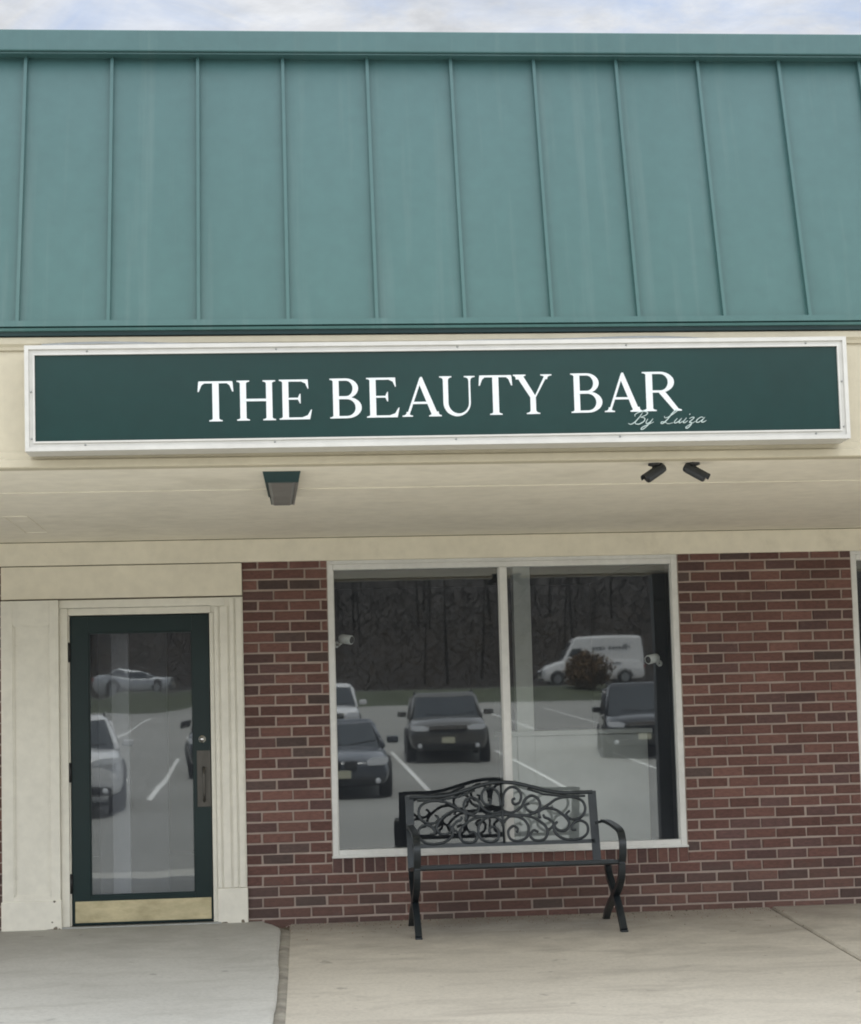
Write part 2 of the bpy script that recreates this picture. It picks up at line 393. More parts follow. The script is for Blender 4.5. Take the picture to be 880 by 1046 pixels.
# grit and crumbs of mortar that gather at the foot of the wall
random.seed(31)
m = MB()
for i in range(900):
    x = random.uniform(-.2,4.2); y = -.01 - random.expovariate(5.5); 
    if y < -2.5: continue
    w = random.uniform(.0012,.0045) * (1.8 if random.random() < .06 else 1); c0 = random.choice(((.10,.09,.07),(.2,.17,.13),(.45,.42,.36),(.07,.055,.04),(.28,.12,.09)))
    n = 5; z = sz(y)+.0012
    pts = [(x+math.cos(2*PI*k/n+i)*w*random.uniform(.6,1.4), y+math.sin(2*PI*k/n+i)*w*random.uniform(.6,1.4)) for k in range(n)]
    m.add([(p[0],p[1],z-.002) for p in pts]+[(x,y,z+w*.8)], [(k,(k+1)%n,n) for k in range(n)], c0)
tag(m.build('grit', M['wood_far'], recalc=False), 'loose grit gathered along the foot of the brick wall', 'grit', None, 'stuff')

# ------------------------------------------------------------------ the building
B = thing('shop_building', 'single storey red brick shop front with teal green mansard roof and deep beige canopy', 'building', (0,0,0))
BX0, BX1 = -6.5, 8.5
wins = [(.281, 2.591), (3.765, 6.075)]
WZ0, WZ1 = .414, 2.33
TRIMX0, TRIMX1 = -1.80, -.268     # the painted timber door bay
# brick wall: mortar bed, then single bricks
m = MB()
segs = [(BX0, TRIMX0), (TRIMX1, wins[0][0]), (wins[0][1], wins[1][0]), (wins[1][1], BX1)]
for a, b in segs: m.box(a, b, .0085, .22, -.05, 2.47)
for a, b in wins:
    m.box(a, b, .0085, .22, -.05, WZ0-.004)
    m.box(a, b, .0085, .22, WZ1, 2.47)
wall = m.build('mortar_bed', M['mortar'])
m = MB()
CH = .0677; Z0 = -.0285; J = .0125; BL = .2032
def brick_col():
    t = random.random()
    if t < .05: base = (.100,.066,.058)
    elif t < .28: base = (.118,.064,.057)
    elif t < .75: base = (.155,.074,.060)
    else: base = (.185,.090,.072)
    k = random.uniform(.62,.98); return tuple(c*k for c in base)
def put_brick(x0, x1, z0, z1, col=None):
    if x1-x0 < .012 or z1-z0 < .008: return
    c = col or brick_col(); y = random.uniform(-.0012,.0012); ch = .0035
    w = random.uniform(-.0012,.0012)
    x0 += random.uniform(-.002,.002); x1 += random.uniform(-.002,.002); z0 += w; z1 += w
    j = lambda a=.0016: random.uniform(-a,a)
    S = [(x0+j(),y+ch,z0+j()),(x1+j(),y+ch,z0+j()),(x1+j(),y+ch,z1+j()),(x0+j(),y+ch,z1+j())]
    F = [(S[0][0]+ch,y+j(.0006),S[0][2]+ch),(S[1][0]-ch,y+j(.0006),S[1][2]+ch),(S[2][0]-ch,y+j(.0006),S[2][2]-ch),(S[3][0]+ch,y+j(.0006),S[3][2]-ch)]
    K = [(p[0],.02,p[2]) for p in S]
    m.add(F+S+K, [(0,1,2,3)]+[(i,4+i,4+(i+1)%4,(i+1)%4) for i in range(4)]+[(4+i,8+i,8+(i+1)%4,4+(i+1)%4) for i in range(4)], c)
openings = [(a-.004, b+.006, WZ0-.104, WZ1) for a, b in wins] + [(TRIMX0, TRIMX1, -1, 3)]
for k in range(35):
    z0 = Z0 + k*CH + J/2; z1 = z0 + CH - J
    z0 = max(z0, -.03)
    if k == 34: z1 = min(z1, 2.33)
    off = (.5 if k % 2 else 0)
    i0 = int(BX0/BL)-2
    for i in range(i0, int(BX1/BL)+2):
        x0 = (i+off)*BL + .033 + J/2; x1 = x0 + BL - J
        x0 = max(x0, BX0); x1 = min(x1, BX1)
        if x1 <= x0: continue
        ivs = [(x0,x1)]
        for (a,b,c,d) in openings:
            if min(z1,d)-max(z0,c) > .008:
                nv = []
                for (p,q) in ivs:
                    if q <= a or p >= b: nv.append((p,q))
                    else:
                        if p < a: nv.append((p,a))
                        if q > b: nv.append((b,q))
                ivs = nv
        col = brick_col()
        for p, q in ivs: put_brick(p, q, z0, z1, col)
for a, b in wins:     # rowlock course under each window
    n = 34; w = (b-a+.01)/n
    for i in range(n):
        put_brick(a-.004+i*w+.004, a-.004+(i+1)*w-.005, WZ0-.100, WZ0-.010, tuple(c*.9 for c in brick_col()))
bw = m.build('brick_wall', M['brick'], B)
wall.parent = bw
# header trim above brick and door
m = MB()
m.bbox(BX0, BX1, -.022, .2, 2.322, 2.470, .004)
o = m.build('header_trim', M['header'], B)
m = MB()
m.bbox(TRIMX0, TRIMX1-.002, -.018, .2, 2.108, 2.3165, .003)
m.build('header_board', M['header'], B)
m = MB(); m.box(TRIMX0, TRIMX1, .0, .2, 2.10, 2.1075); m.box(TRIMX0, TRIMX1, .0, .2, 2.317, 2.3215); m.box(BX0, BX1, -.015, .1, 2.4705, 2.4735)
m.build('trim_joint', M['crack'], B)
# timber bay around the door: left pilaster (recessed panel), head casing, right casing
DX0, DX1, DZ0, DZ1 = -1.372, -.486, .038, 1.996
m = MB()
px0, px1 = -1.800, -1.437
m.bbox(px0, px0+.075, -.040, .15, .0, 2.099, .004)
m.bbox(px1-.060, px1, -.040, .15, .0, 2.099, .004)
m.box(px0+.074, px1-.059, -.039, .15, .0, .232)
m.box(px0+.074, px1-.059, -.039, .15, 1.942, 2.098)
m.box(px0+.074, px1-.059, -.026, .15, .232, 1.942)
# thin bead round the panel
for x in (px0+.075, px1-.069): m.box(x, x+.009, -.034, -.02, .24, 1.935)
m.box(px0+.08, px1-.065, -.034, -.02, .232, .241); m.box(px0+.08, px1-.065, -.034, -.02, 1.934, 1.943)
m.bbox(px0-.006, px1+.006, -.050, .15, -.02, .205, .006)
m.build('pilaster', M['cream'], B)
m = MB()
m.bbox(px1+.001, DX0-.012, -.010, .15, .0, 2.045, .003)          # left jamb casing
m.bbox(DX0-.011, DX0-.003, .012, .15, .0, 2.0, .001)
m.bbox(px1+.001, TRIMX1-.115, -.014, .15, 2.0465, 2.0985, .004)          # head casing
m.bbox(DX0-.012, DX1+.012, .004, .15, 2.0005, 2.0455, .003)
m.bbox(DX1+.003, DX1+.030, -.004, .15, .0, 1.9995, .003)
# right casing: ribbed flat with plinth block
m.box(DX1+.031, TRIMX1, -.010, .15, .2, 2.0985)
for x, w in ((DX1+.034,.026),(DX1+.070,.050),(DX1+.132,.030),(DX1+.172,.038)):
    m.bbox(x, x+w, -.020, .0, .245, 2.040 if x < DX1+.1 else 2.090, .004)
m.bbox(DX1+.030, TRIMX1+.004, -.030, .15, -.02, .243, .006)
m.box(DX1+.013, TRIMX1-.1, .006, .15, 2.001, 2.0975); m.box(DX0-.1, DX0-.0125, .016, .15, 2.001, 2.0455)
m.build('door_casing', M['cream'], B)
m = MB(); m.bbox(px1+.004, DX1+.05, -.045, .16, -.02, .034, .006)
m.build('threshold', M['silver_edge'], B)
# rot / chipped paint at the foot of the casing and pilaster
m = MB()
random.seed(11)
def chip(cx, cz, w, h, y):
    n = 9; pts = [(cx+math.cos(2*PI*i/n)*w*random.uniform(.6,1.2), cz+math.sin(2*PI*i/n)*h*random.uniform(.5,1.2)) for i in range(n)]
    m = MB(); m.prism(pts, 'y', y, y-.0015); m.build('paint_chip', M['wood'], B)
for cx, cz, w, h in ((-1.50,.018,.05,.012),(-1.475,.20,.010,.009),(-1.47,.03,.012,.02),(-1.49,.07,.006,.008),(-1.70,.012,.06,.006),(-1.445,.018,.012,.022)):
    chip(cx, cz, w, h, -.0505)
for cx, cz, w, h in ((-.41,.018,.04,.014),(-.36,.012,.05,.010),(-.30,.03,.014,.016)): chip(cx, cz, w, h, -.0308)

# door -----------------------------------------------------------------
D = MB()
gx0, gx1, gz0, gz1 = -1.257, -.596, .218, 1.888
D.bbox(DX0, gx0, .020, .065, DZ0, DZ1, .004)
D.bbox(gx1, DX1, .020, .065, DZ0, DZ1, .004)
D.bbox(gx0-.001, gx1+.001, .0205, .0645, gz1, DZ1-.001, .003)
D.bbox(gx0-.001, gx1+.001, .0205, .0645, DZ0+.001, gz0, .003)
for a in ((gx0,gx0+.008,gz0,gz1),(gx1-.008,gx1,gz0,gz1)): D.box(a[0],a[1],.030,.05,a[2],a[3])
D.box(gx0+.008,gx1-.008,.030,.05,gz0,gz0+.008); D.box(gx0+.008,gx1-.008,.030,.05,gz1-.008,gz1)
door = D.build('door', M['door_green'], B)
door['label'] = 'dark green framed glass door'
m = MB(); m.add([(gx0+.004,.042,gz0+.004),(gx1-.004,.042,gz0+.004),(gx1-.004,.042,gz1-.004),(gx0+.004,.042,gz1-.004)], [(0,1,2,3)])
m.build('glass_pane', M['doorglass'], door)
m = MB(); m.bbox(DX0+.018, DX1-.012, .0155, .0195, .052, .186, .0015)
m.build('kick_plate', M['brass'], door)
m = MB(); m.bbox(-.576, -.489, .0150, .0195, .760, 1.118, .0015)
m.bbox(-.545, -.520, -.004, .016, .80, .815, .003); m.bbox(-.545, -.520, -.004, .016, .99, 1.005, .003)
m.tube([(-.532,-.010,.79),(-.532,-.014,.85),(-.532,-.014,.95),(-.532,-.010,1.015)], .007)
m.build('pull_plate', M['steel'], door)
m = MB(); m.lathe([(.001,-.022),(.010,-.022),(.0105,-.016),(.022,-.012),(.026,-.004),(.027,.0)], (-.540,.0205,1.190), 'y', 24)
m.build('lock_cylinder', M['chrome'], door)
for z in (1.765, 1.0, .30):
    m = MB(); m.tube([(DX0-.006,.008,z-.055),(DX0-.006,.008,z+.055)], .011, 12); m.tube([(DX0-.006,.008,z-.062),(DX0-.006,.008,z-.055)], .007, 10); m.tube([(DX0-.006,.008,z+.055),(DX0-.006,.008,z+.062)], .007, 10)
    m.build('hinge', M['black'], door)

# windows -----------------------------------------------------------------
for wi, (a, b) in enumerate(wins):
    z0, z1 = WZ0, 2.300
    fr = .040; mx = (a+b)/2 - .006
    m = MB()
    m.bbox(a, a+fr-.002, .008, .075, z0, z1, .004)
    m.bbox(b-fr-.002, b, .008, .075, z0, z1, .004)
    m.bbox(a+fr-.002, b-fr-.002, .0085, .0745, z1-fr+.002, z1-.0005, .004)
    m.bbox(a+fr-.002, b-fr-.002, .0085, .0745, z0+.0005, z0+fr+.002, .004)
    m.box(a, b, .012, .07, z1, WZ1-.006)
    m.bbox(mx-.024, mx+.024, .006, .0735, z0+fr+.002, z1-fr+.002, .004)
    # glazing beads
    for (p,q) in ((a+fr-.002, mx-.024),(mx+.024, b-fr-.002)):
        for x in (p, q-.006): m.box(x, x+.006, .026, .060, z0+fr, z1-fr)
    win = m.build('window', M['white_metal'], B)
    win['label'] = 'double display window with white metal frame' if wi == 0 else 'next shop window at the right edge'
    m = MB(); m.bbox(a-.006, b+.006, -.012, .04, WZ0-.008, WZ0+.006, .003)
    m.build('sill', M['white_metal'], win)
    for k, (p,q) in enumerate(((a+fr-.004, mx-.022),(mx+.022, b-fr))):
        m = MB(); y = .045
        m.add([(p,y,z0+fr-.002),(q,y,z0+fr-.002),(q,y,z1-fr+.004),(p,y,z1-fr+.004)], [(0,1,2,3)])
        m.build('pane', M['glass'], win)

# canopy: soffit, fascia, mansard -----------------------------------------
SZ = 2.474; FY = -3.42
m = MB()
for (y0,y1) in ((FY+.06,-2.463),(-2.457,-1.203),(-1.197,.0)):
    m.box(BX0, BX1, y0, y1, SZ, SZ+.02)
m.build('soffit', M['soffit'], B)
m = MB(); m.box(BX0, BX1, -2.470, -2.450, SZ-.004, SZ-.0005)
for q in ((-1.56,-1.553,-1.47,-.60),(-1.43,-1.423,-1.47,-.60),(-1.553,-1.43,-1.47,-1.44),(-1.553,-1.43,-.63,-.60)): m.box(q[0],q[1],q[2],q[3],SZ-.004,SZ-.0005)
m.build('soffit_seam', M['soffit'], B)
m = MB()
prof = [(FY,3.07),(FY,2.535),(FY-.012,2.525),(FY-.012,2.500),(FY-.022,2.492),(FY-.022,2.462),(FY-.016,2.457),(FY+.060,2.457),(FY+.060,3.07)]
m.prism(prof, 'x', BX0, BX1)
fas = m.build('fascia', M['beige'], B)
m = MB()
prof = [(FY-.001,3.045),(FY-.001,3.000),(FY-.012,2.996),(FY-.018,3.010),(FY-.030,3.022),(FY-.030,3.050),(FY-.001,3.050)]
m.prism(prof, 'x', BX0, BX1)
m.build('moulding', M['beige'], fas)
# mansard sheet: bottom at (FY-.035, 3.13), top at (-3.08, 4.52)
RY0, RZ0, RY1, RZ1 = -3.455, 3.088, -3.097, 4.520
def roof_pt(t, off=0):
    dy, dz = RY1-RY0, RZ1-RZ0; L = math.hypot(dy,dz); n = (-dz/L, dy/L)
    return (RY0+dy*t+n[0]*off, RZ0+dz*t+n[1]*off)
m = MB()
S0 = -1.176; SP = .4064
seamx = [S0+SP*k for k in range(-13, 24) if BX0+.05 < S0+SP*k < BX1-.05]
edges = [BX0]+seamx+[BX1]
random.seed(3)
for x0, x1 in zip(edges, edges[1:]):
    # every pan is very slightly dished and out of true
    nx, nt_ = 6, 10; base = random.uniform(-.002,.002); vs = []; fs = []
    for j in range(nt_+1):
        for i in range(nx+1):
            u = i/nx; t = j/nt_
            off = base*math.sin(PI*t) + .0025*math.sin(PI*u)*math.sin(PI*t*1.5+base*900)
            y, z = roof_pt(t, off); vs.append((x0+(x1-x0)*u, y, z))
    for j in range(nt_):
        for i in range(nx):
            a = j*(nx+1)+i; fs.append((a,a+1,a+nx+2,a+nx+1))
    m.add(vs, fs, None, True)
for x in seamx:
    a = roof_pt(.022,-.002); b = roof_pt(.985,-.002); c = roof_pt(.985,.024); d = roof_pt(.022,.024)
    m.prism([a,b,c,d], 'x', x-.006, x+.006)
    c2 = roof_pt(.985,.0235); d2 = roof_pt(.0195,.0235); c3 = roof_pt(.985,.0275); d3 = roof_pt(.0195,.0275)
    m.prism([c2,d2,d3,c3], 'x', x-.0075, x+.0075)
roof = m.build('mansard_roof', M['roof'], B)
# bottom trim strip
m = MB()
a = roof_pt(0,.004); b = roof_pt(.019,.004); c = roof_pt(.019,.030); d = roof_pt(0,.028)
m.prism([a,b,c,d], 'x', BX0, BX1)
m.prism([(a[0]-.004,3.088),(a[0]-.027,3.086),(a[0]-.024,3.074),(a[0]+.06,3.074),(a[0]+.06,3.088)], 'x', BX0, BX1)
m.build('drip_edge', M['roof'], roof)
m = MB(); m.prism([(-3.462,3.0735),(-3.440,3.0735),(-3.430,3.057),(-3.456,3.057)], 'x', BX0, BX1); m.build('eaves_shade', M['fixture_green'], roof)  # dark strip painting the shadow under the drip edge
m = MB()
m.bbox(BX0, BX1, -3.190, -2.70, 4.488, 4.592, .006)
m.build('coping', M['roof'], roof)
m = MB(); m.box(BX0, BX1, -3.174, -3.09, 4.480, 4.487); m.build('coping_cleat', M['roof'], roof)
# flat roof deck and interior shell
m = MB()
m.box(BX0, BX1, -3.05, 6.5, 4.30, 4.40)
m.build('roof_deck', M['rock'], B)
m = MB()
m.box(BX0, BX0+.1, .23, 6.4, -.3, 4.3); m.box(BX1-.1, BX1, .23, 6.4, -.3, 4.3); m.box(BX0+.1, BX1-.1, 6.3, 6.4, -.3, 4.3)
m.box(BX0, BX1, .225, .30, 2.48, 4.3)
m.box(BX0+.1, BX1-.1, .30, 6.3, 2.60, 2.66)
# partitions
m.box(3.10, 3.16, .30, 6.3, -.05, 2.6)
m.box(.02, .08, .225, 4.2, -.05, 2.6)
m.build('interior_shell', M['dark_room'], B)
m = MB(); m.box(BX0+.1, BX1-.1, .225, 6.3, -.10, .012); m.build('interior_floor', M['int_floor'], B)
m = MB(); m.bbox(1.60, 1.72, .80, .92, .013, 2.595, .003); m.build('interior_column', M['int_pale'], B)
m = MB(); m.bbox(2.64, 2.78, .50, .62, .013, 2.595, .003); m.build('interior_post', M['black'], B)
m = MB(); m.bbox(-1.145, -1.03, .34, .40, .013, 2.595, .003); m.build('interior_door_post', M['int_grey'], B)
m = MB(); m.bbox(-1.35, -.86, 1.5, 1.56, .013, 2.2, .003); m.build('interior_panel', M['int_grey'], B)

# reception counter inside (stands on the floor)
C = thing('reception_counter', 'pale reception counter standing behind the right window pane', 'counter', (2.03,1.1,.012))
m = MB(); m.bbox(-.49,.49,-.28,.28,.0,1.13,.006); m.build('cabinet', M['int_pale'], C)
m = MB(); m.bbox(-.52,.52,-.32,.32,1.131,1.165,.006); m.build('countertop', M['int_pale'], C)

# ------------------------------------------------------------------ the sign
S = thing('shop_sign', 'long dark green sign in a white metal frame reading THE BEAUTY BAR By Luiza', 'sign', (.745,-3.42,2.77))
SX0, SX1, SZ0, SZ1 = -1.872, 1.861, -.257, .218      # local
S.rotation_euler = (0,-.0026,0)
m = MB()
m.box(SX0+.012, SX1-.012, -.160, -.003, SZ0+.012, SZ1-.012)
# extruded frame profile: outer lip, valley, inner lip
def frame_ring(o, i, y0, y1):
    x0,x1,z0,z1 = SX0+o,SX1-o,SZ0+o,SZ1-o; X0,X1,Z0_,Z1_ = SX0+i,SX1-i,SZ0+i,SZ1-i
    vs = []
    for y in (y0,y1):
        vs += [(x0,y,z0),(x1,y,z0),(x1,y,z1),(x0,y,z1),(X0,y,Z0_),(X1,y,Z0_),(X1,y,Z1_),(X0,y,Z1_)]
    fs = []
    for k in range(4):
        l = (k+1)%4
        fs += [(k,l,4+l,4+k),(8+k,12+k,12+l,8+l),(k,8+k,8+l,l),(4+k,4+l,12+l,12+k)]
    m.add(vs, fs)
frame_ring(0,.018,-.178,-.020)
frame_ring(.018,.036,-.168,-.15)
frame_ring(.036,.044,-.176,-.15)
fr = m.build('sign_frame', M['sign_metal'], S)
m = MB()
random.seed(5)
for x in [SX0+.25+i*.82 for i in range(5)]:
    for z in (SZ0+.027, SZ1-.027):
        m = MB(); m.lathe([(.001,-.004),(.004,-.0035),(.005,0)], (x+random.uniform(-.05,.05),-.168,z), 'y', 8); m.build('screw', M['silver_edge'], fr)
for x in (SX0+.027, SX1-.027):
    for z in (-.2,.01):
        m = MB(); m.lathe([(.001,-.004),(.004,-.0035),(.005,0)], (x,-.168,z), 'y', 8); m.build('screw', M['silver_edge'], fr)
# loose grey flashing strip sagging over the top of the box, and a dark box painting the shaded gap behind it
m = MB(); n = 60
vs = []
for i in range(n+1):
    x = SX0+.06+(SX1-SX0-.20)*i/n; z = SZ1+.022+.010*math.sin(i*.17+.5)+.004*math.sin(i*.43)
    vs += [(x,-.060,z-.006),(x,-.052,z+.006)]
m.add(vs, [(2*i,2*i+2,2*i+3,2*i+1) for i in range(n)], None, True); m.build('flashing', M['silver_edge'], S, recalc=False)
m = MB(); m.box(SX0+.05, SX1-.06, -.046, -.002, SZ1-.03, SZ1+.020); m.build('gap_shade', M['crack'], S)
m = MB(); m.box(SX0+.0435, SX1-.0435, -.164, -.158, SZ0+.0435, SZ1-.0435)
m.build('sign_panel', M['sign_green'], S)
# serif capitals, unit cap height; each a set of solids in slightly different depths
def glyph(ch):
    P = []      # polygons (closed lists of (x,z))
    def rect(x0,x1,z0,z1): P.append([(x0,z0),(x1,z0),(x1,z1),(x0,z1)])
    def serif(cx, z, up, w=.17, stem=.07):   # bracketed foot or head serif
        s = 1 if up else -1; n = 6
        pts = [(cx-w,z),(cx+w,z),(cx+w,z+s*.028)]
        for i in range(1,n): 
            a = i/n; pts.append((cx+w-(w-stem)*math.sin(a*PI/2)**1.0, z+s*(.028+.07*(1-math.cos(a*PI/2)))))
        pts.append((cx+stem, z+s*.12)); pts.append((cx-stem, z+s*.12))
        for i in range(n-1,0,-1):
            a = i/n; pts.append((cx-w+(w-stem)*math.sin(a*PI/2), z+s*(.028+.07*(1-math.cos(a*PI/2)))))
        pts.append((cx-w, z+s*.028)); P.append(pts)
    def stem(cx, w=.165): rect(cx-w/2, cx+w/2, .02, .98); serif(cx,0,True); serif(cx,1,False)
    def bar(x0,x1,z,t=.045): rect(x0,x1,z-t/2,z+t/2)
    def line(a,b,w):     # slanted stroke with horizontal ends
        P.append([(a[0]-w/2,a[1]),(a[0]+w/2,a[1]),(b[0]+w/2,b[1]),(b[0]-w/2,b[1])])
    def bowl(cx, z0, z1, rx, thick=.15, thin=.055, x0=0):
        """D-shaped bowl from x0 out to cx+rx, as quads"""
        n = 14; zc = (z0+z1)/2; rz = (z1-z0)/2; o = []; i_ = []
        for k in range(n+1):
            a = -PI/2 + PI*k/n
            o.append((cx+rx*math.cos(a), zc+rz*math.sin(a)))
            i_.append((cx+max(.0,(rx-thick))*math.cos(a), zc+(rz-thin)*math.sin(a)))
        for k in range(n): P.append([o[k],o[k+1],i_[k+1],i_[k]])
        rect(x0, cx+.002, z0, z0+thin); rect(x0, cx+.002, z1-thin, z1)
    if ch == 'T':
        W = .92; rect(W/2-.083,W/2+.083,.02,.96); serif(W/2,0,True)
        rect(.03,W-.03,.95,1.0)
        P.append([(.0,.74),(.03,.74),(.10,.90),(.17,.952),(.03,.952),(.02,1.0)]); P.append([(W,.74),(W-.03,.74),(W-.10,.90),(W-.17,.952),(W-.03,.952),(W-.02,1.0)])
    elif ch == 'H':
        W = 1.06; stem(.18); stem(W-.18); bar(.2,W-.2,.51,.06)
    elif ch == 'E':
        W = .92; stem(.18); rect(.2,.78,.95,1.0); rect(.2,.82,0,.05); bar(.2,.56,.52,.045)
        P.append([(.60,.952),(.72,.90),(.78,.77),(.80,.77),(.785,1.0),(.60,1.0)])
        P.append([(.62,.048),(.77,.10),(.86,.24),(.885,.24),(.83,0),(.62,0)])
        P.append([(.50,.52),(.565,.40),(.585,.40),(.585,.64),(.565,.64)])
    elif ch == 'B':
        W = .92; stem(.18); bowl(.46,.50,1.0,.34,.155,.055,.2); bowl(.48,0,.535,.41,.17,.055,.2)
    elif ch == 'A':
        W = 1.06; line((.145,.02),(.515,.98),.065)
        P.append([(.50,1.0),(.545,1.0),(.97,.02),(.80,.02),(.46,.84)])
        bar(.26,.74,.345,.055); serif(.14,0,True,.14,.03); serif(.885,0,True,.17,.09)
    elif ch == 'U':
        W = 1.04
        rect(.115,.255,.33,.98); serif(.185,1,False)
        rect(.83,.878,.33,.98); serif(.855,1,False,.15,.03)
        n = 16; o = []; i_ = []
        for k in range(n+1):
            a = PI + PI*k/n
            o.append((.4965+.3815*math.cos(a), .33+.345*math.sin(a))); i_.append((.5425+.2875*math.cos(a), .33+.275*math.sin(a)))
        for k in range(n): P.append([o[k],o[k+1],i_[k+1],i_[k]])
    elif ch == 'Y':
        W = 1.04; rect(.45,.59,.02,.46); serif(.52,0,True)
        P.append([(.10,.98),(.27,.98),(.59,.44),(.585,.36),(.45,.42)])
        P.append([(.83,.98),(.90,.98),(.59,.42),(.53,.38)])
        serif(.185,1,False,.16,.09); serif(.865,1,False,.14,.03)
    elif ch == 'R':
        W = .98; stem(.18); bowl(.46,.47,1.0,.35,.155,.055,.2)
        P.append([(.40,.49),(.57,.50),(.90,.055),(.98,.03),(.98,.0),(.80,.0)])
    return P, W
LET = [('T',-.367,-.208),('H',-.195,-.019),('E',-.006,.147),('B',.221,.37),('E',.386,.541),('A',.548,.726),('U',.716,.885),('T',.897,1.05),('Y',1.05,1.237),('B',1.316,1.466),('A',1.471,1.646),('R',1.646,1.826)]
for ch, xa, xb in LET:
    P, W = glyph(ch); m = MB(); sc = (xb-xa)/W; hz = .181
    zb = 2.637 + (xa+.367)*.0088 - 2.77; x0 = xa - .745
    for i, poly in enumerate(P):
        yf = -.1662 - .00025*(i % 12)
        m.prism([(x0+p[0]*sc, zb+p[1]*hz) for p in poly], 'y', -.1642, yf)
    o = m.build('letter', M['letter'], S); o['label'] = 'white serif capital letter %s' % ch
# script line: "By Luiza" as pen strokes (units: x, z), height about 1
def spline(pts, n=8):
    out = []
    for i in range(len(pts)-1):
        p0 = pts[max(i-1,0)]; p1 = pts[i]; p2 = pts[i+1]; p3 = pts[min(i+2,len(pts)-1)]
        for k in range(n):
            t = k/n
            out.append(tuple(.5*((2*p1[j])+(-p0[j]+p2[j])*t+(2*p0[j]-5*p1[j]+4*p2[j]-p3[j])*t*t+(-p0[j]+3*p1[j]-3*p2[j]+p3[j])*t*t*t) for j in range(len(p1))))
    out.append(pts[-1]); return out
strokes = [
  # B
  [(.42,.95),(.36,.60),(.22,.20),(.05,.02),(-.12,.10)], [(.10,.62),(.06,.80),(.25,.98),(.50,1.02),(.70,.92),(.66,.72),(.42,.56)], [(.42,.56),(.66,.48),(.70,.24),(.50,.02),(.28,.06),(.26,.2)],
  # y
  [(.86,.42),(.84,.16),(.92,.04),(1.06,.16),(1.14,.42)], [(1.14,.42),(1.04,.0),(.88,-.34),(.74,-.42),(.74,-.26),(1.0,-.04),(1.26,.16)],
  # L
  [(1.72,.60),(1.78,.46),(1.96,.52),(2.18,.80),(2.30,1.02),(2.20,1.06),(2.08,.80),(1.96,.34),(1.82,.04),(1.70,.02),(1.70,.14),(1.88,.12),(2.10,-.02),(2.36,.06)],
  # u
  [(2.48,.40),(2.40,.12),(2.48,.02),(2.62,.14),(2.72,.40)], [(2.72,.40),(2.66,.12),(2.72,.02),(2.86,.16)],
  # i
  [(2.98,.42),(2.90,.10),(2.98,.02),(3.12,.18)], [(3.06,.66),(3.09,.72)],
  # z
  [(3.16,.34),(3.26,.44),(3.40,.40),(3.24,.06),(3.36,.02),(3.38,-.18),(3.26,-.42),(3.16,-.34),(3.34,-.10),(3.56,.12)],
  # a
  [(3.92,.38),(3.78,.44),(3.62,.26),(3.62,.06),(3.76,.04),(3.90,.22),(3.98,.42)], [(3.98,.42),(3.90,.12),(3.98,.02),(4.14,.16)],
]
m = MB(); sx = (1.936-1.573)/4.3; x0 = 1.592-.745; zb = 2.594-2.77; shz = .058
for k, st in enumerate(strokes):
    pts = spline([(x0+(a+b*.32-.1)*sx, -.1665-.0002*k, zb+b*shz+(a*sx)*.012) for a, b in st], 6)
    n = len(pts); m.tube(pts, [.0012+.0013*math.sin(PI*i/(n-1)) for i in range(n)], 6)
m.build('script_lettering', M['letter2'], S)['label'] = 'small pale script lettering reading By Luiza'

# fluorescent fixture under the canopy
def taper(mb, k=.80):
    mb.v = [(x*(1-(1-k)*(y+.46)/.92), y, z) for x,y,z in mb.v]
F = thing('soffit_light', 'long narrow lamp with dark teal end fixed under the canopy', 'lamp', (0,-2.64,2.474))
m = MB()
m.prism([(-.090,-.0005),(.090,-.0005),(.078,-.052),(-.078,-.052)], 'y', -.462, -.440)
m.prism([(-.082,-.0005),(.082,-.0005),(.072,-.046),(-.072,-.046)], 'y', .44, .46)
m.prism([(-.090,-.0005),(.090,-.0005),(.088,-.010),(-.088,-.010)], 'y', -.4395, .4395)
taper(m); m.build('housing', M['fixture_green'], F)
m = MB(); m.prism([(-.072,-.0105),(.072,-.0105),(.066,-.048),(.050,-.054),(-.050,-.054),(-.066,-.048)], 'y', -.4395, .4395)
taper(m); m.build('diffuser', M['fixture_glass'], F)
m = MB(); m.prism([(.0725,-.0105),(.088,-.0105),(.080,-.052),(.0665,-.052)], 'y', -.4395, .4395)
taper(m); m.build('side_rail', M['silver_edge'], F)

P_ = thing('canopy_post', 'dark square post under the canopy edge, mirrored at the right end of the window', 'post', (3.20,-3.28,0))
m = MB(); m.bbox(-.075,.075,-.06,.06,-.055,2.455,.006); m.build('shaft', M['camgrey'], P_)
m = MB(); m.bbox(-.11,.11,-.10,.10,-.070,-.045,.004); m.build('base_plate', M['camgrey'], P_)
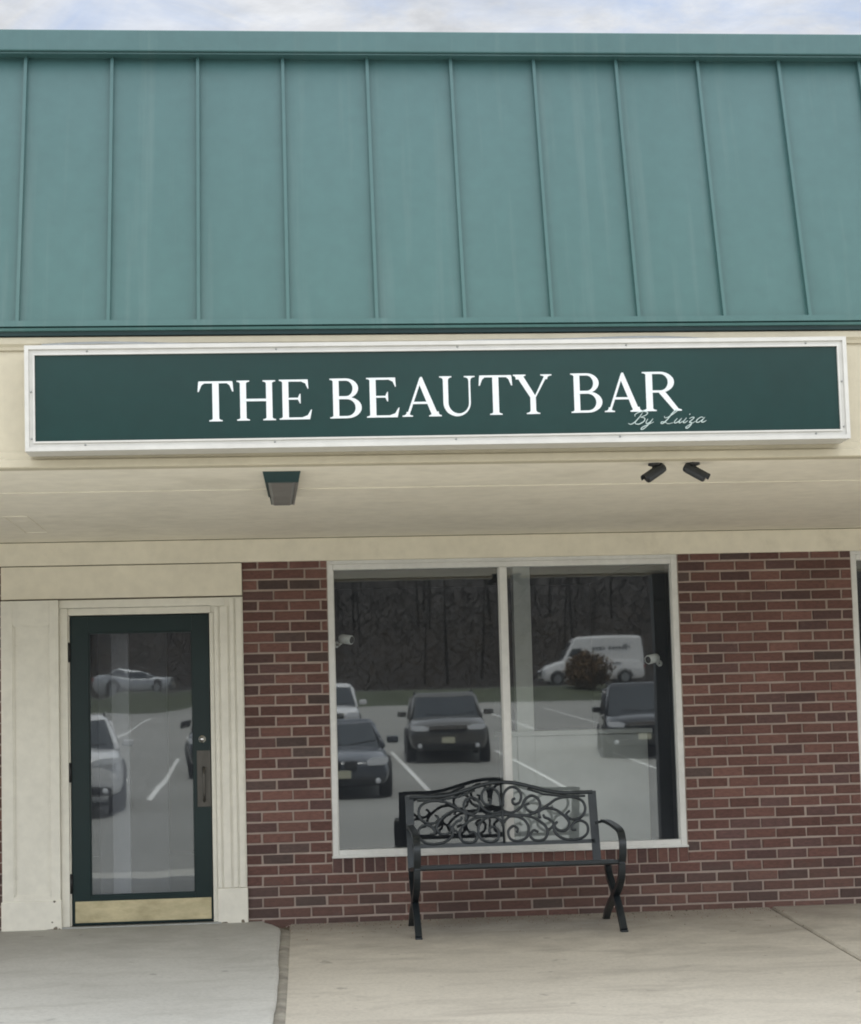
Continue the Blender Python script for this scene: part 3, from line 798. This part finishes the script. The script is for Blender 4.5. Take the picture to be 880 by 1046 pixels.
# two bullet cameras under the canopy edge
def bullet(name, label, group, loc, rz, tilt, mats, s=1.0, flip=1):
    t = thing(name, label, 'camera', loc, 0, group)
    Rm = Matrix.Rotation(rz,4,'Z') @ Matrix.Rotation(tilt,4,'X')
    def cyl(prof, mat_, nm):
        mm = MB(); mm.lathe(prof, (0,0,0), 'y', 20)
        mm.v = [tuple(Vector(base) + Rm @ (Vector(p)*s)) for p in mm.v]; return mm.build(nm, mat_, t)
    base = (0,0,-.062*s*flip)
    cyl([(.020,.075),(.030,.068),(.033,.040),(.033,-.070),(.030,-.078)], M[mats[0]], 'body')
    cyl([(.031,-.0785),(.026,-.082),(.010,-.0825)], M['black'], 'lens')
    mm = MB(); d = Rm @ Vector((0,-.01,.036))
    mm.v = []; 
    n = 12
    vs = []; q = (Rm @ Matrix.Diagonal((1.18,1,1.18,1)))
    for (yy) in (-.098, .03):
        for k in range(7):
            a = PI*k/6; vs.append(tuple(Vector(base)+Rm @ (Vector((math.cos(a)*.037, yy, math.sin(a)*.037))*s)))
    mm.add(vs, [(i,i+1,i+8,i+7) for i in range(6)]); mm.build('sun_shield', M[mats[0]], t)
    mm = MB()
    if flip > 0: mm.lathe([(.032,-.0005),(.032,-.010),(.014,-.016),(.012,-.034)], (0,.02*s,0), 'z', 16)
    else: mm.lathe([(.020,0),(.018,-.02),(.010,-.03)], (0,.02*s,0), 'z', 16)
    mm.build('mount', M[mats[1]], t)
    return t
bullet('security_camera', 'charcoal bullet camera under the canopy pointing down to the left', 'bullet cameras under the canopy', (1.778,-3.20,2.474), R(-72), R(32), ('camgrey','black'), .74)
bullet('security_camera', 'charcoal bullet camera under the canopy pointing down to the right', 'bullet cameras under the canopy', (1.966,-3.20,2.474), R(72), R(32), ('camgrey','black'), .74)

# two white cameras behind the window glass
def inside_cam(x, z, s, label):
    t = thing('window_camera', label, 'camera', (x,.13,z), -s*R(38), 'white cameras behind the glass')
    t.rotation_euler = (0, s*R(9), -s*R(38))
    m = MB(); m.lathe([(.012,-s*.050),(.026,-s*.046),(.030,-s*.030),(.031,s*.040),(.028,s*.046)], (0,0,0), 'x', 20); m.build('body', M['camwhite'], t)
    m = MB(); m.lathe([(.024,s*.0465),(.021,s*.050),(.008,s*.051)], (0,0,0), 'x', 16); m.build('lens', M['black'], t)
    m = MB(); m.tube([(-s*.03,0,-.02),(-s*.06,.01,-.045),(-s*.095,.03,-.045)], .009, 10); m.lathe([(.022,0),(.022,.008)], (-s*.098,.03,-.045), 'x', 14)
    m.build('mount', M['camwhite'], t)
inside_cam(.400, 1.815, 1, 'white camera behind the left window pane beside its frame')
inside_cam(2.430, 1.640, -1, 'white camera behind the right window pane beside its frame')

# ------------------------------------------------------------------ the bench
BN = thing('park_bench', 'black cast metal park bench with scrollwork back under the shop window', 'bench', (1.335,-.56,sz(-.56)))
bx, by, bz = 1.335, -.56, sz(-.56)
def L(p): return (p[0]-bx, p[1]-by, p[2]-bz)
def back(x, z):      # point in the raked back plane
    y = -.375 + (z-.42)*.28
    return L((x, y, z))
cx = 1.345; hx0, hx1 = .735, 1.950      # outer faces of the uprights
m = MB()
def ribbon(mm, pts, r, flatf=.55, n=8): mm.tube(pts, r, n, flat=(Vector((0,1,0)), flatf))
def arch(u):         # top rail height at normalised |u|<=1
    u = abs(u)
    return .798 + .078*(.5+.5*math.cos(PI*min(1,u/.72)))
# frame: uprights as flat straps, top rail arch, bottom rail
up = MB()
for x0, x1 in ((hx0,hx0+.052),(hx1-.052,hx1)):
    vs = [back(x0,.345),back(x1,.345),back(x1,.800),back(x0,.800)]
    vb = [(p[0],p[1]+.012,p[2]) for p in vs]
    up.add(vs+vb, [(0,1,2,3),(7,6,5,4),(0,4,5,1),(1,5,6,2),(2,6,7,3),(3,7,4,0)])
rail = [back(cx+(hx1-hx0-.05)/2*u, arch(u)-.006) for u in [i/24-1 for i in range(49)]]
ribbon(up, rail, .013)
rail2 = [back(cx+(hx1-hx0-.05)/2*u, .770 + (arch(u)-.798)*.80 if abs(u)<.7 else .776) for u in [i/24-1 for i in range(49)]]
low = [back(hx0+.03,.492), back(hx1-.03,.492)]
vs = [back(hx0+.03,.478),back(hx1-.03,.478),back(hx1-.03,.502),back(hx0+.03,.502)]; vb = [(p[0],p[1]+.012,p[2]) for p in vs]
up.add(vs+vb, [(0,1,2,3),(7,6,5,4),(0,4,5,1),(1,5,6,2),(2,6,7,3),(3,7,4,0)])
bk = up.build('backrest', M['bench'], BN)
sc = MB()
def XY(px, py, side):     # scroll drawing units -> back plane
    u = (px-168)/430*.545; z = .502 + (400-py)/240*.285
    return back(cx+side*u, z)
def spiral(cx_, cy_, r0, r1, a0, a1, n=22):
    return [(cx_+ (r0+(r1-r0)*i/n)*math.cos(R(a0+(a1-a0)*i/n)), cy_+(r0+(r1-r0)*i/n)*math.sin(R(a0+(a1-a0)*i/n))) for i in range(n+1)]
def curl(pts, side, r=.0092):
    pts3 = [XY(p[0],p[1],side) for p in pts]; ribbon(sc, pts3, [r*(1 if i < len(pts3)*.8 else .9) for i in range(len(pts3))], .6)
for side in (1,-1):
    # 1 upper inner S: from the middle bar over the top and down into a curl
    curl(spline([(172,215),(182,150),(215,118),(252,128),(268,165),(255,200),(228,205),(222,185),(236,176)],5), side)
    curl(spline([(172,240),(215,250),(262,225),(285,185),(320,165),(352,185),(358,225),(330,252),(295,240),(285,215),(305,205)],5), side)
    # 2 lower inner pair
    curl(spline([(172,300),(205,270),(262,280),(292,320),(285,375),(240,398),(200,385),(192,345),(218,320),(240,335),(232,355)],5), side)
    curl(spline([(172,262),(230,262),(310,275),(365,310),(388,350),(370,392),(325,398),(300,372),(318,345),(342,356)],5), side)
    # 3 long wave out to the end and back
    curl(spline([(172,252),(250,268),(330,255),(400,215),(450,185),(520,178),(572,200),(585,245),(560,285),(515,295),(488,270),(505,250)],5), side)
    curl(spline([(355,285),(352,250),(390,232),(440,245),(485,285),(500,320),(480,350),(445,350),(425,325),(440,305)],5), side)
    curl(spline([(388,350),(420,320),(400,290),(378,280),(372,265)],5), side)
    curl(spline([(420,310),(425,360),(470,395),(540,398),(585,370),(588,325),(555,302),(520,315),(510,345),(532,350)],5), side)
    # ties to the frame
    curl([(590,175),(470,172),(380,160),(300,128)], side, .0075)
    sc_pts = [(240,400),(240,408)]; 
sc.tube([back(cx,.495), back(cx,.868)], .0075, 8)
sc.build('scrollwork', M['bench'], bk)
# seat: slats along the bench, slightly dished
st = MB(); n = 7
for i in range(n):
    t = i/(n-1); y = -.860 + t*.455; z = .404 - .050*t - .010*math.sin(PI*t) 
    st.bbox(hx0+.028-bx, 1.985-.035-bx, y-by, y+.050-by, z-.007-bz, z+.007-bz, .004)
st.bbox(hx0+.01-bx, 1.985-.01-bx, -.872-by, -.862-by, .390-bz, .412-bz, .003)
seat = st.build('seat', M['bench'], BN)
# side frames: seat support, arm and crossing legs
xl, xr = .757, 1.990
def strap(mm, pts, w, t):
    """flat strap of width w (along x) following pts in a plane x=const"""
    n = len(pts); vs = []
    for i, p in enumerate(pts):
        a = Vector(pts[max(i-1,0)]); b = Vector(pts[min(i+1,n-1)]); T = (b-a).normalized(); Nn = Vector((0,-T.z,T.y))
        P = Vector(p)
        for sx_, sn in ((-1,-1),(1,-1),(1,1),(-1,1)): vs.append(tuple(P + Vector((sx_*w/2,0,0)) + Nn*sn*t/2))
    fs = [(0,1,2,3),(4*n-1,4*n-2,4*n-3,4*n-4)]
    for i in range(n-1):
        for k in range(4):
            l = (k+1)%4; fs.append((4*i+k,4*i+4+k,4*i+4+l,4*i+l))
    mm.add(vs, fs)
for x in (xl, xr):
    a = MB()
    arm = spline([L((x,-.30,.610)),L((x,-.45,.612)),L((x,-.68,.600)),L((x,-.84,.580)),L((x,-.905,.530)),L((x,-.905,.460)),L((x,-.875,.405))],6)
    strap(a, arm, .042, .020); a.tube([L((x,-.30,.610)),L((1.93 if x > 1 else .77,-.325,.60))], .009, 8)
    a.build('armrest', M['bench'], BN)
    s2 = MB(); strap(s2, [L((x,-.875,.400)),L((x,-.62,.372)),L((x,-.375,.352))], .030, .022); s2.build('seat_support', M['bench'], BN)
    f_ = MB(); pts = spline([L((x,-.385,.352)),L((x,-.425,.285)),L((x,-.54,.215)),L((x,-.67,.150)),L((x,-.775,.07)),L((x,-.86,sz(-.86)+.006))],6)
    strap(f_, pts, .040, .034); f_.bbox(x-.022-bx,x+.022-bx,-.885-by,-.84-by,sz(-.86)-bz,sz(-.86)+.010-bz,.003); f_.build('leg', M['bench'], BN)
    r_ = MB(); pts = spline([L((x-.001,-.865,.392)),L((x-.001,-.84,.310)),L((x-.001,-.72,.225)),L((x-.001,-.54,.150)),L((x-.001,-.37,.07)),L((x-.001,-.27,sz(-.27)+.006))],6)
    strap(r_, pts, .039, .033); r_.bbox(x-.022-bx,x+.022-bx,-.29-by,-.245-by,sz(-.27)-bz,sz(-.27)+.010-bz,.003); r_.build('leg', M['bench'], BN)

# ------------------------------------------------------------------ cars on the lot (seen mirrored in the glass)
def car(kind, label, paintm, loc, rz, Lc=4.7, W=1.86, H=1.45, group=None, name='parked_car', cat='car'):
    """nose at local y=0 pointing +Y, tail at y=-Lc; z=0 on the ground"""
    t = thing(name, label, cat, loc, rz, group)
    suv = kind == 'suv'; van = kind == 'van'
    if van:
        st = [(0,.45,.80,.80),(-.25,.30,1.05,.92),(-1.0,.28,1.25,.97),(-1.35,.28,1.32,1),(-2.4,.28,1.32,1),(-Lc+.15,.28,1.32,1),(-Lc,.36,1.28,.97)]
        gh = [(-1.15,-1.95),(-Lc+.02,-Lc+.12)]; belt = 1.32
    elif suv:
        st = [(0,.40,.72,.84),(-.12,.28,.90,.93),(-.55,.24,1.02,.98),(-1.25,.24,1.08,1),(-2.6,.24,1.08,1),(-Lc+.5,.26,1.08,.98),(-Lc+.08,.34,1.06,.95),(-Lc,.40,.9,.92)]
        gh = [(-1.25,-2.0),(-Lc+.12,-Lc+.6)]; belt = 1.08
    else:
        st = [(0,.36,.58,.82),(-.12,.22,.70,.92),(-.55,.20,.80,.98),(-1.25,.20,.92,1),(-2.6,.20,.95,1),(-Lc+.9,.22,.98,.98),(-Lc+.08,.30,.96,.94),(-Lc,.40,.8,.90)]
        gh = [(-1.20,-2.05),(-Lc+.55,-Lc+1.35)]; belt = .94
    hw = W/2; body = MB(); rings = []
    for (y,zb,zt,k) in st:
        w = hw*k; zc = (zb+zt)/2
        half = [(0,zb),(w*.86,zb),(w*.97,zb+.10),(w,zc),(w*.985,zc+.06),(w*.95,zt-.08),(w*.88,zt-.01),(w*.5,zt+.03),(0,zt+.045)]
        ring = [(a,y,b) for a,b in half] + [(-a,y,b) for a,b in half[-2:0:-1]]
        rings.append(ring)
    n = len(rings[0]); vs = [p for r_ in rings for p in r_]; fs = [list(range(n)), list(range(len(vs)-1,len(vs)-n-1,-1))]
    for i in range(len(rings)-1):
        for k in range(n): l = (k+1)%n; fs.append((i*n+k,(i+1)*n+k,(i+1)*n+l,i*n+l))
    body.add(vs, fs, None, True)
    bo = body.build('body', paintm, t)
    sub = bo.modifiers.new('smooth','SUBSURF'); sub.levels = 2; sub.render_levels = 2
    body = MB()
    # roof and pillars
    (wb0, wt0), (rb, rt_) = gh
    bw_, tw = hw*.90, hw*(.70 if not (suv or van) else .78)
    if van: tw = hw*.88
    bl = [(-bw_,wb0),(bw_,wb0),(bw_,rb),(-bw_,rb)]; tl = [(-tw,wt0),(tw,wt0),(tw,rt_),(-tw,rt_)]
    zR = H-.035
    bl3 = [Vector((a,b,belt)) for a,b in bl]; tl3 = [Vector((a,b,zR)) for a,b in tl]
    zl = belt-.10
    bm = bmesh.new()
    low = [Vector((a*1.02,b,zl)) for a,b in bl]
    vv = [bm.verts.new(p) for p in low] + [bm.verts.new((p.x,p.y,H)) for p in tl3]
    bm.faces.new(vv[:4]); tf = bm.faces.new(vv[4:])
    for k in range(4): bm.faces.new((vv[k],vv[(k+1)%4],vv[4+(k+1)%4],vv[4+k]))
    bmesh.ops.recalc_face_normals(bm, faces=bm.faces)
    es = [e for e in bm.edges if max(v.co.z for v in e.verts) > belt]
    bmesh.ops.bevel(bm, geom=es, offset=.13 if not van else .16, segments=5, profile=.55, affect='EDGES')
    bm.verts.ensure_lookup_table()
    # crown the roof
    for v in bm.verts:
        if v.co.z > H-.02: v.co.z += .03*(1-(v.co.x/hw)**2)
    cutz = H-.10 if not van else -1
    gm = MB(); rm = MB()
    for f in bm.faces:
        zc_ = f.calc_center_median().z; tgt = rm if ((f.normal.z > .55 and zc_ > H-.075) or van) else gm
        tgt.add([v.co + (f.normal*.0 if tgt is gm else Vector((0,0,.004))) for v in f.verts], [tuple(range(len(f.verts)))], None, True)
    bm.free()
    ro = rm.build('roof', paintm, t)
    if gm.f: gm.build('windows', M['car_glass'], t)
    pl = MB()
    if not van:
        for k in range(4):
            d_ = tl3[k]-bl3[k]; f_ = Vector((.955,1,1))
            a0 = Vector((bl3[k].x*.985, bl3[k].y*1.0, bl3[k].z-.03)); a1 = a0 + d_*.93
            a1.x *= .97; pl = MB(); pl.tube([a0, a0.lerp(a1,.5)+Vector((0,0,.012)), a1], .036, 8); pl.build('pillar', paintm, t)
        for sx_ in (-1,1):
            for y in ((-2.5,) if not suv else (-2.5,-3.5)):
                pl = MB(); pl.tube([(sx_*bw_*.995,y,belt-.03),(sx_*(tw+.035),y-.02,zR-.05)], .034, 6); pl.build('pillar', paintm, t)
    else:
        g = MB()
        g.add([(-bw_*.80,wb0-.06,belt+.03),(bw_*.80,wb0-.06,belt+.03),(tw*.74,wt0+.17,zR-.22),(-tw*.74,wt0+.17,zR-.22)], [(0,1,2,3)])
        g.v = [(x,y+.035,z+.02) for x,y,z in g.v]
        g.build('windscreen', M['car_glass'], t)
        for s_ in (-1,1):
            g = MB(); x1_ = s_*(bw_*1.012); x2_ = s_*(bw_ + (tw-bw_)*.62 + .022)
            g.add([(x1_,wb0-.22,belt+.02),(x1_,-2.30,belt+.02),(x2_,-2.30,belt+.60),(x2_,wb0-.62,belt+.60)], [(0,1,2,3)])
            g.build('side_window', M['car_glass'], t)
    # wheels
    rw = .34 if not (suv or van) else .37
    for y in (-.88, -Lc+(.95 if not van else 1.15)):
        for s_ in (-1,1):
            x = s_*(hw-.10)
            w_ = MB(); w_.lathe([(rw*.6,-.11),(rw*.96,-.11),(rw,-.08),(rw,.08),(rw*.96,.11),(rw*.6,.11)], (x,y,rw), 'x', 24)
            wo = w_.build('wheel', M['tyre'], t)
            q = MB(); q.lathe([(rw*.62,-.118),(rw*.60,.118)], (x,y,rw), 'x', 20); q.build('rim', M['rim'], wo)
            a_ = MB(); pts = [(x+s_*.065, y+math.cos(PI*k/12)*(rw+.05), rw+math.sin(PI*k/12)*(rw+.05)) for k in range(13)]
            a_.tube(pts, .035, 6); a_.build('wheel_arch', M['trim_black'], wo)
    # face
    zt, zb = st[1][2], st[1][1]
    zf = .66 if not (suv or van) else .80
    for s_ in (-1,1):
        h = MB(); h.prism([(s_*hw*.50,zf-.06),(s_*hw*.80,zf-.06),(s_*hw*.90,zf-.01),(s_*hw*.90,zf+.08),(s_*hw*.62,zf+.075),(s_*hw*.48,zf+.03)], 'y', -.20, -.012)
        h.build('headlight', M['lamp'], t)
        h = MB(); h.bbox(s_*hw*.45, s_*hw*.92, -Lc-.02, -Lc+.1, zf+.04, zf+.16, .02) if s_ > 0 else h.bbox(-hw*.92, -hw*.45, -Lc-.02, -Lc+.1, zf+.04, zf+.16, .02)
        h.build('tail_light', M['red'], t)
        q = MB(); q.bbox(min(s_*hw*.97,s_*(hw+.19)), max(s_*hw*.97,s_*(hw+.19)), wb0-.45, wb0-.30, belt+.02, belt+.16, .03)
        q.build('mirror', paintm, t)
    g_ = MB()
    if suv:
        g_.bbox(-hw*.46, hw*.46, -.1, .012, zf-.09, zf+.06, .02)
    elif van: g_.bbox(-hw*.5, hw*.5, -.1, .012, .55, .80, .02)
    else:
        g_.bbox(-hw*.30, -.03, -.1, .022, zf-.12, zf+.03, .03); g_.bbox(.03, hw*.30, -.1, .022, zf-.12, zf+.03, .03)
    go = g_.build('grille', M['trim_black'], t)
    if suv:
        c_ = MB(); c_.bbox(-hw*.46, hw*.46, .0125, .024, zf-.03, zf+.07, .010); c_.build('chrome_bar', M['chrome'], go)
    g_ = MB(); g_.bbox(-hw*.80, hw*.80, -.1, .018, zb+.03, zb+.16, .03); g_.build('lower_grille', M['trim_black'], t)
    for s_ in (-1,1):
        f2 = MB(); f2.lathe([(.055,.0),(.050,.022),(.02,.026)], (s_*hw*.70, .0, zb+.10), 'y', 14); f2.build('fog_lamp', M['lamp'], t)
        if suv:
            f2 = MB(); f2.tube([(s_*tw*.93,wt0-.25,H-.02),(s_*tw*.93,wt0-.35,H+.05),(s_*tw*.93,rt_+.45,H+.05),(s_*tw*.93,rt_+.35,H-.02)], .018, 6); f2.build('roof_rail', M['trim_black'], t)
        if not van:
            f2 = MB(); f2.tube([(s_*hw*.08+.1,wb0+.02,belt+.03),(s_*hw*.08+.1+(.5 if s_>0 else -.5),wb0-.10,belt+.09)], .012, 5); f2.build('wiper', M['trim_black'], t)
    p_ = MB(); p_.bbox(-.155, .155, .019, .032, zb+.16, zb+.30, .004); p_.build('number_plate', M['plate'], t)
    return t
car('sedan','dark grey sedan facing the shop, largest car mirrored in the left pane', M['car_dark'], (.98,-20.2,-.15), 0)
car('suv','graphite SUV facing the shop, mirrored right of the dark grey sedan', M['car_grey'], (3.72,-28.9,gz(-28.9)+.02), R(3), 4.8, 1.92, 1.66)
car('suv','black SUV facing the shop, mirrored at the right of the right pane', M['car_black'], (8.30,-29.0,gz(-29)+.02), R(8), 4.8, 1.95, 1.75)
car('suv','white SUV far back, partly mirrored at the left edge of the left pane', M['car_white'], (1.15,-38.6,gz(-38.6)+.02), 0, 4.8, 1.92, 1.68)
car('suv','white SUV mirrored at the left edge of the door glass', M['car_white'], (-3.60,-17.6,-.15), R(-6), 4.7, 1.9, 1.62)
car('suv','black SUV mirrored at the right edge of the door glass', M['car_black'], (-1.12,-26.4,gz(-26.4)+.02), 0, 4.7, 1.9, 1.66)
car('sedan','silver car on the far road, mirrored in the upper door glass', M['car_silver'], (-6.4,-90.5,2.79), R(-90), 4.3, 1.85, 1.50)
vn = car('van','white cargo van with roof mark on the far road, mirrored in the right pane', M['car_white'], (13.75,-84.2,2.79), R(90), 5.75, 2.0, 2.55, name='cargo_van', cat='van')
# van side (faces the shop): faded lettering bars and a roof-shaped mark. van local +x side after rotation faces +Y?
mk = MB()
sxv = -1.0
random.seed(21)
def side_mark(y0,y1,z0,z1,x):
    mk.box(x-.004, x+.004, min(y0,y1), max(y0,y1), z0, z1)
van_side = 1
for sgn in (1,):
    x = sgn*(.97)
    y = -2.9
    for w in (.16,.12,.16,.12,.0,.16,.13,.12,.15,.12,.14):
        if w: side_mark(y, y-w*.8, 1.78, 1.94, x*.955)
        y -= w+.04 if w else .16
    mk.prism([(-5.0,1.86),(-4.72,2.10),(-4.44,1.86),(-4.50,1.86),(-4.72,2.04),(-4.94,1.86)], 'x', x*.945-.004, x*.945+.004)
    for k in range(7): side_mark(-3.3-k*.16, -3.42-k*.16, 1.02, 1.10, x*1.035)
mk.build('lettering', paint('grey_van_lettering', (.08,.09,.11), .5, .05, 3, bump=0), vn)

# bush at the road edge in front of the van
random.seed(9)
def bush(name, label, loc, rx, rz_, n, mt, group=None):
    t = thing(name, label, 'bush', loc, 0, group)
    m = MB()
    for i in range(9):
        a = random.uniform(0,2*PI); m.tube([(0,0,0),(math.cos(a)*rx*.3,math.sin(a)*rx*.3,rz_*.5),(math.cos(a)*rx*.6,math.sin(a)*rx*.6,rz_*.9)], [.03,.02,.01], 5)
    m.build('stems', M['bark'], t)
    m = MB()
    for i in range(n):
        th = random.uniform(0,2*PI); u = random.random()**.35; ph = random.uniform(-1,1)*u
        lob = 1+.22*math.sin(th*3+1)+.14*math.sin(th*7+ph*4); rr = rx*lob*math.sqrt(max(0,u*u-ph*ph))*random.uniform(.7,1.15); c = Vector((math.cos(th)*rr, math.sin(th)*rr, rz_*.46+ph*rz_*.5*(1+.15*math.sin(th*5))))
        a = Vector((random.uniform(-1,1),random.uniform(-1,1),random.uniform(-1,1))).normalized()*.09
        b = Vector((random.uniform(-1,1),random.uniform(-1,1),random.uniform(-1,1))).normalized()*.08
        m.add([c-a,c+b,c+a,c-b], [(0,1,2,3)])
    m.build('foliage', mt, t)
bush('bush','round russet bush on the grass bank in front of the white van', (15.0,-76.0,2.55), 1.15, 1.75, 3500, M['leaf'])

# bare wood on the hillside: nobody could count it from here
random.seed(17)
m = MB()
def trunk(x, y, h, r):
    z = gz(y)+.3 if y > -150 else gz(-150)
    lean = random.uniform(-1.8,1.8); n = 4
    pts = [(x+lean*(i/n)**1.5+random.uniform(-.06,.06), y, z-.5+h*i/n) for i in range(n+1)]
    cb = random.choice((.45,.7,.9,1.1,1.6)); tc_ = (.028*cb,.026*cb,.024*cb)
    m.tube(pts, [r*(1-.8*i/n) for i in range(n+1)], 5, tc_)
    for k in range(7):
        t = random.uniform(.35,.95); a = random.uniform(0,2*PI); l = random.uniform(1.0,3.0)*(1.2-t)
        p = Vector((x+lean*t**1.5, y, z-.5+h*t)); q = p+Vector((math.cos(a)*l,math.sin(a)*l*.5,l*random.uniform(.5,1.3)))
        m.tube([p,(p+q)/2+Vector((0,0,.1)),q], [r*.25,r*.18,.015], 4, tc_)
        for _ in range(2):
            q2 = p.lerp(q,random.uniform(.4,.9)); m.tube([q2,q2+Vector((random.uniform(-1,1),random.uniform(-.4,.4),random.uniform(.2,1.2)))], [.03,.01], 3, tc_)
for i in range(280):
    y = -random.uniform(101,150); x = random.uniform(-55,75)
    trunk(x, y, random.uniform(13,22), random.uniform(.03,.10))
for i in range(52000):      # undergrowth and twigs
    hh = random.random()**1.25*15
    k = random.uniform(.5,1.2)*(1.0 if hh < 3.2 else .62); ck = (.075*k,.056*k,.038*k) if hh < 3.0 else (.022*k,.021*k,.022*k)
    y = -random.uniform(97.3,116); x = random.uniform(-34,52); z = gz(y)+hh
    a = Vector((random.uniform(-.45,.45),random.uniform(-.2,.2),random.uniform(-.35,.40))); b = Vector((random.uniform(-.05,.05),0,random.uniform(-.03,.03)))
    p = Vector((x,y,z)); m.add([p-a-b,p-a+b,p+a+b*.3,p+a-b*.3], [(0,1,2,3)], ck)
tag(m.build('woodland', M['wood_far'], recalc=False), 'dark leafless wood covering the hillside beyond the road', 'woodland', None, 'stuff')

# ------------------------------------------------------------------ light
SUN_EL, SUN_AZ = 72, 12        # sun behind the building, a little to the right (azimuth from +Y towards +X)
w = bpy.data.worlds.new('World'); scn.world = w; w.use_nodes = True
nt = w.node_tree; nt.nodes.clear()
out = N(nt,'ShaderNodeOutputWorld'); bg = N(nt,'ShaderNodeBackground'); bg2 = N(nt,'ShaderNodeBackground')
sky = N(nt,'ShaderNodeTexSky'); sky.sky_type = 'NISHITA'; sky.sun_disc = False
sky.sun_elevation = R(SUN_EL); sky.sun_rotation = R(SUN_AZ); sky.air_density = 1.0; sky.dust_density = 1.5
nt.links.new(sky.outputs['Color'], bg.inputs['Color']); bg.inputs['Strength'].default_value = .15
bg2.inputs['Color'].default_value = (.95,.97,1.0,1)
# clouds set brighter away from the building, added fill for the shaded front
tg = N(nt,'ShaderNodeTexCoord'); sg = N(nt,'ShaderNodeSeparateXYZ'); nt.links.new(tg.outputs['Generated'], sg.inputs[0])
mg = N(nt,'ShaderNodeMapRange'); nt.links.new(sg.outputs['Y'], mg.inputs['Value'])
mg.inputs['From Min'].default_value = -.9; mg.inputs['From Max'].default_value = .8
mg.inputs['To Min'].default_value = 3.5; mg.inputs['To Max'].default_value = .78
mv = N(nt,'ShaderNodeMath', operation='MULTIPLY'); nt.links.new(mg.outputs[0], mv.inputs[0])
mp2 = N(nt,'ShaderNodeMapping'); mp2.inputs['Scale'].default_value = (1,1,2.8); mp2.inputs['Location'].default_value = (3,1,0)
nt.links.new(tg.outputs['Generated'], mp2.inputs['Vector'])
nt.links.new(ramp(nt, noise(nt, mp2.outputs['Vector'], 11, 6, .65, .4), [(.34,.86),(.64,1.18)]), mv.inputs[1])
nt.links.new(mv.outputs[0], bg2.inputs['Strength'])
tc = N(nt,'ShaderNodeTexCoord'); mp = N(nt,'ShaderNodeMapping'); mp.inputs['Scale'].default_value = (1,1,2.6)
nt.links.new(tc.outputs['Generated'], mp.inputs['Vector'])
nf = noise(nt, mp.outputs['Vector'], 7.5, 6, .62, .5)
fac = ramp(nt, nf, [(.36,.30),(.60,.97)])
mx = N(nt,'ShaderNodeMixShader'); nt.links.new(fac, mx.inputs[0]); nt.links.new(bg.outputs[0], mx.inputs[1]); nt.links.new(bg2.outputs[0], mx.inputs[2])
nt.links.new(mx.outputs[0], out.inputs['Surface'])
sd = bpy.data.lights.new('sun','SUN'); sd.energy = 5.0; sd.angle = R(1.0); sd.color = (1,.96,.88)
so = bpy.data.objects.new('sun', sd); COL.objects.link(so)
d = Vector((math.sin(R(SUN_AZ))*math.cos(R(SUN_EL)), math.cos(R(SUN_AZ))*math.cos(R(SUN_EL)), math.sin(R(SUN_EL))))
so.rotation_euler = (-d).to_track_quat('-Z','Y').to_euler(); so.location = (0,0,20)

# ------------------------------------------------------------------ camera
cd = bpy.data.cameras.new('camera'); co = bpy.data.objects.new('camera', cd); COL.objects.link(co)
cd.sensor_fit = 'HORIZONTAL'; cd.sensor_width = 36; cd.lens = 1802.6/880*36
cd.shift_y = (583.97-523)/880
Rv = Vector((.99635853,-.08115381,-.02614824)); Uv = Vector((.01931463,-.08387656,.99628895)); Fv = Vector((.08304587,.99316604,.08200367))
co.matrix_world = Matrix(((Rv.x,Uv.x,-Fv.x,0),(Rv.y,Uv.y,-Fv.y,-11.4304),(Rv.z,Uv.z,-Fv.z,1.2945),(0,0,0,1)))
cd.clip_start = .1; cd.clip_end = 2000
scn.camera = co
scn.view_settings.view_transform = 'Standard'; scn.view_settings.look = 'None'; scn.view_settings.exposure = 0
scn.cycles.filter_width = 1.9
scn.cycles.max_bounces = 8; scn.cycles.transparent_max_bounces = 12
scn.cycles.sample_clamp_indirect = 6
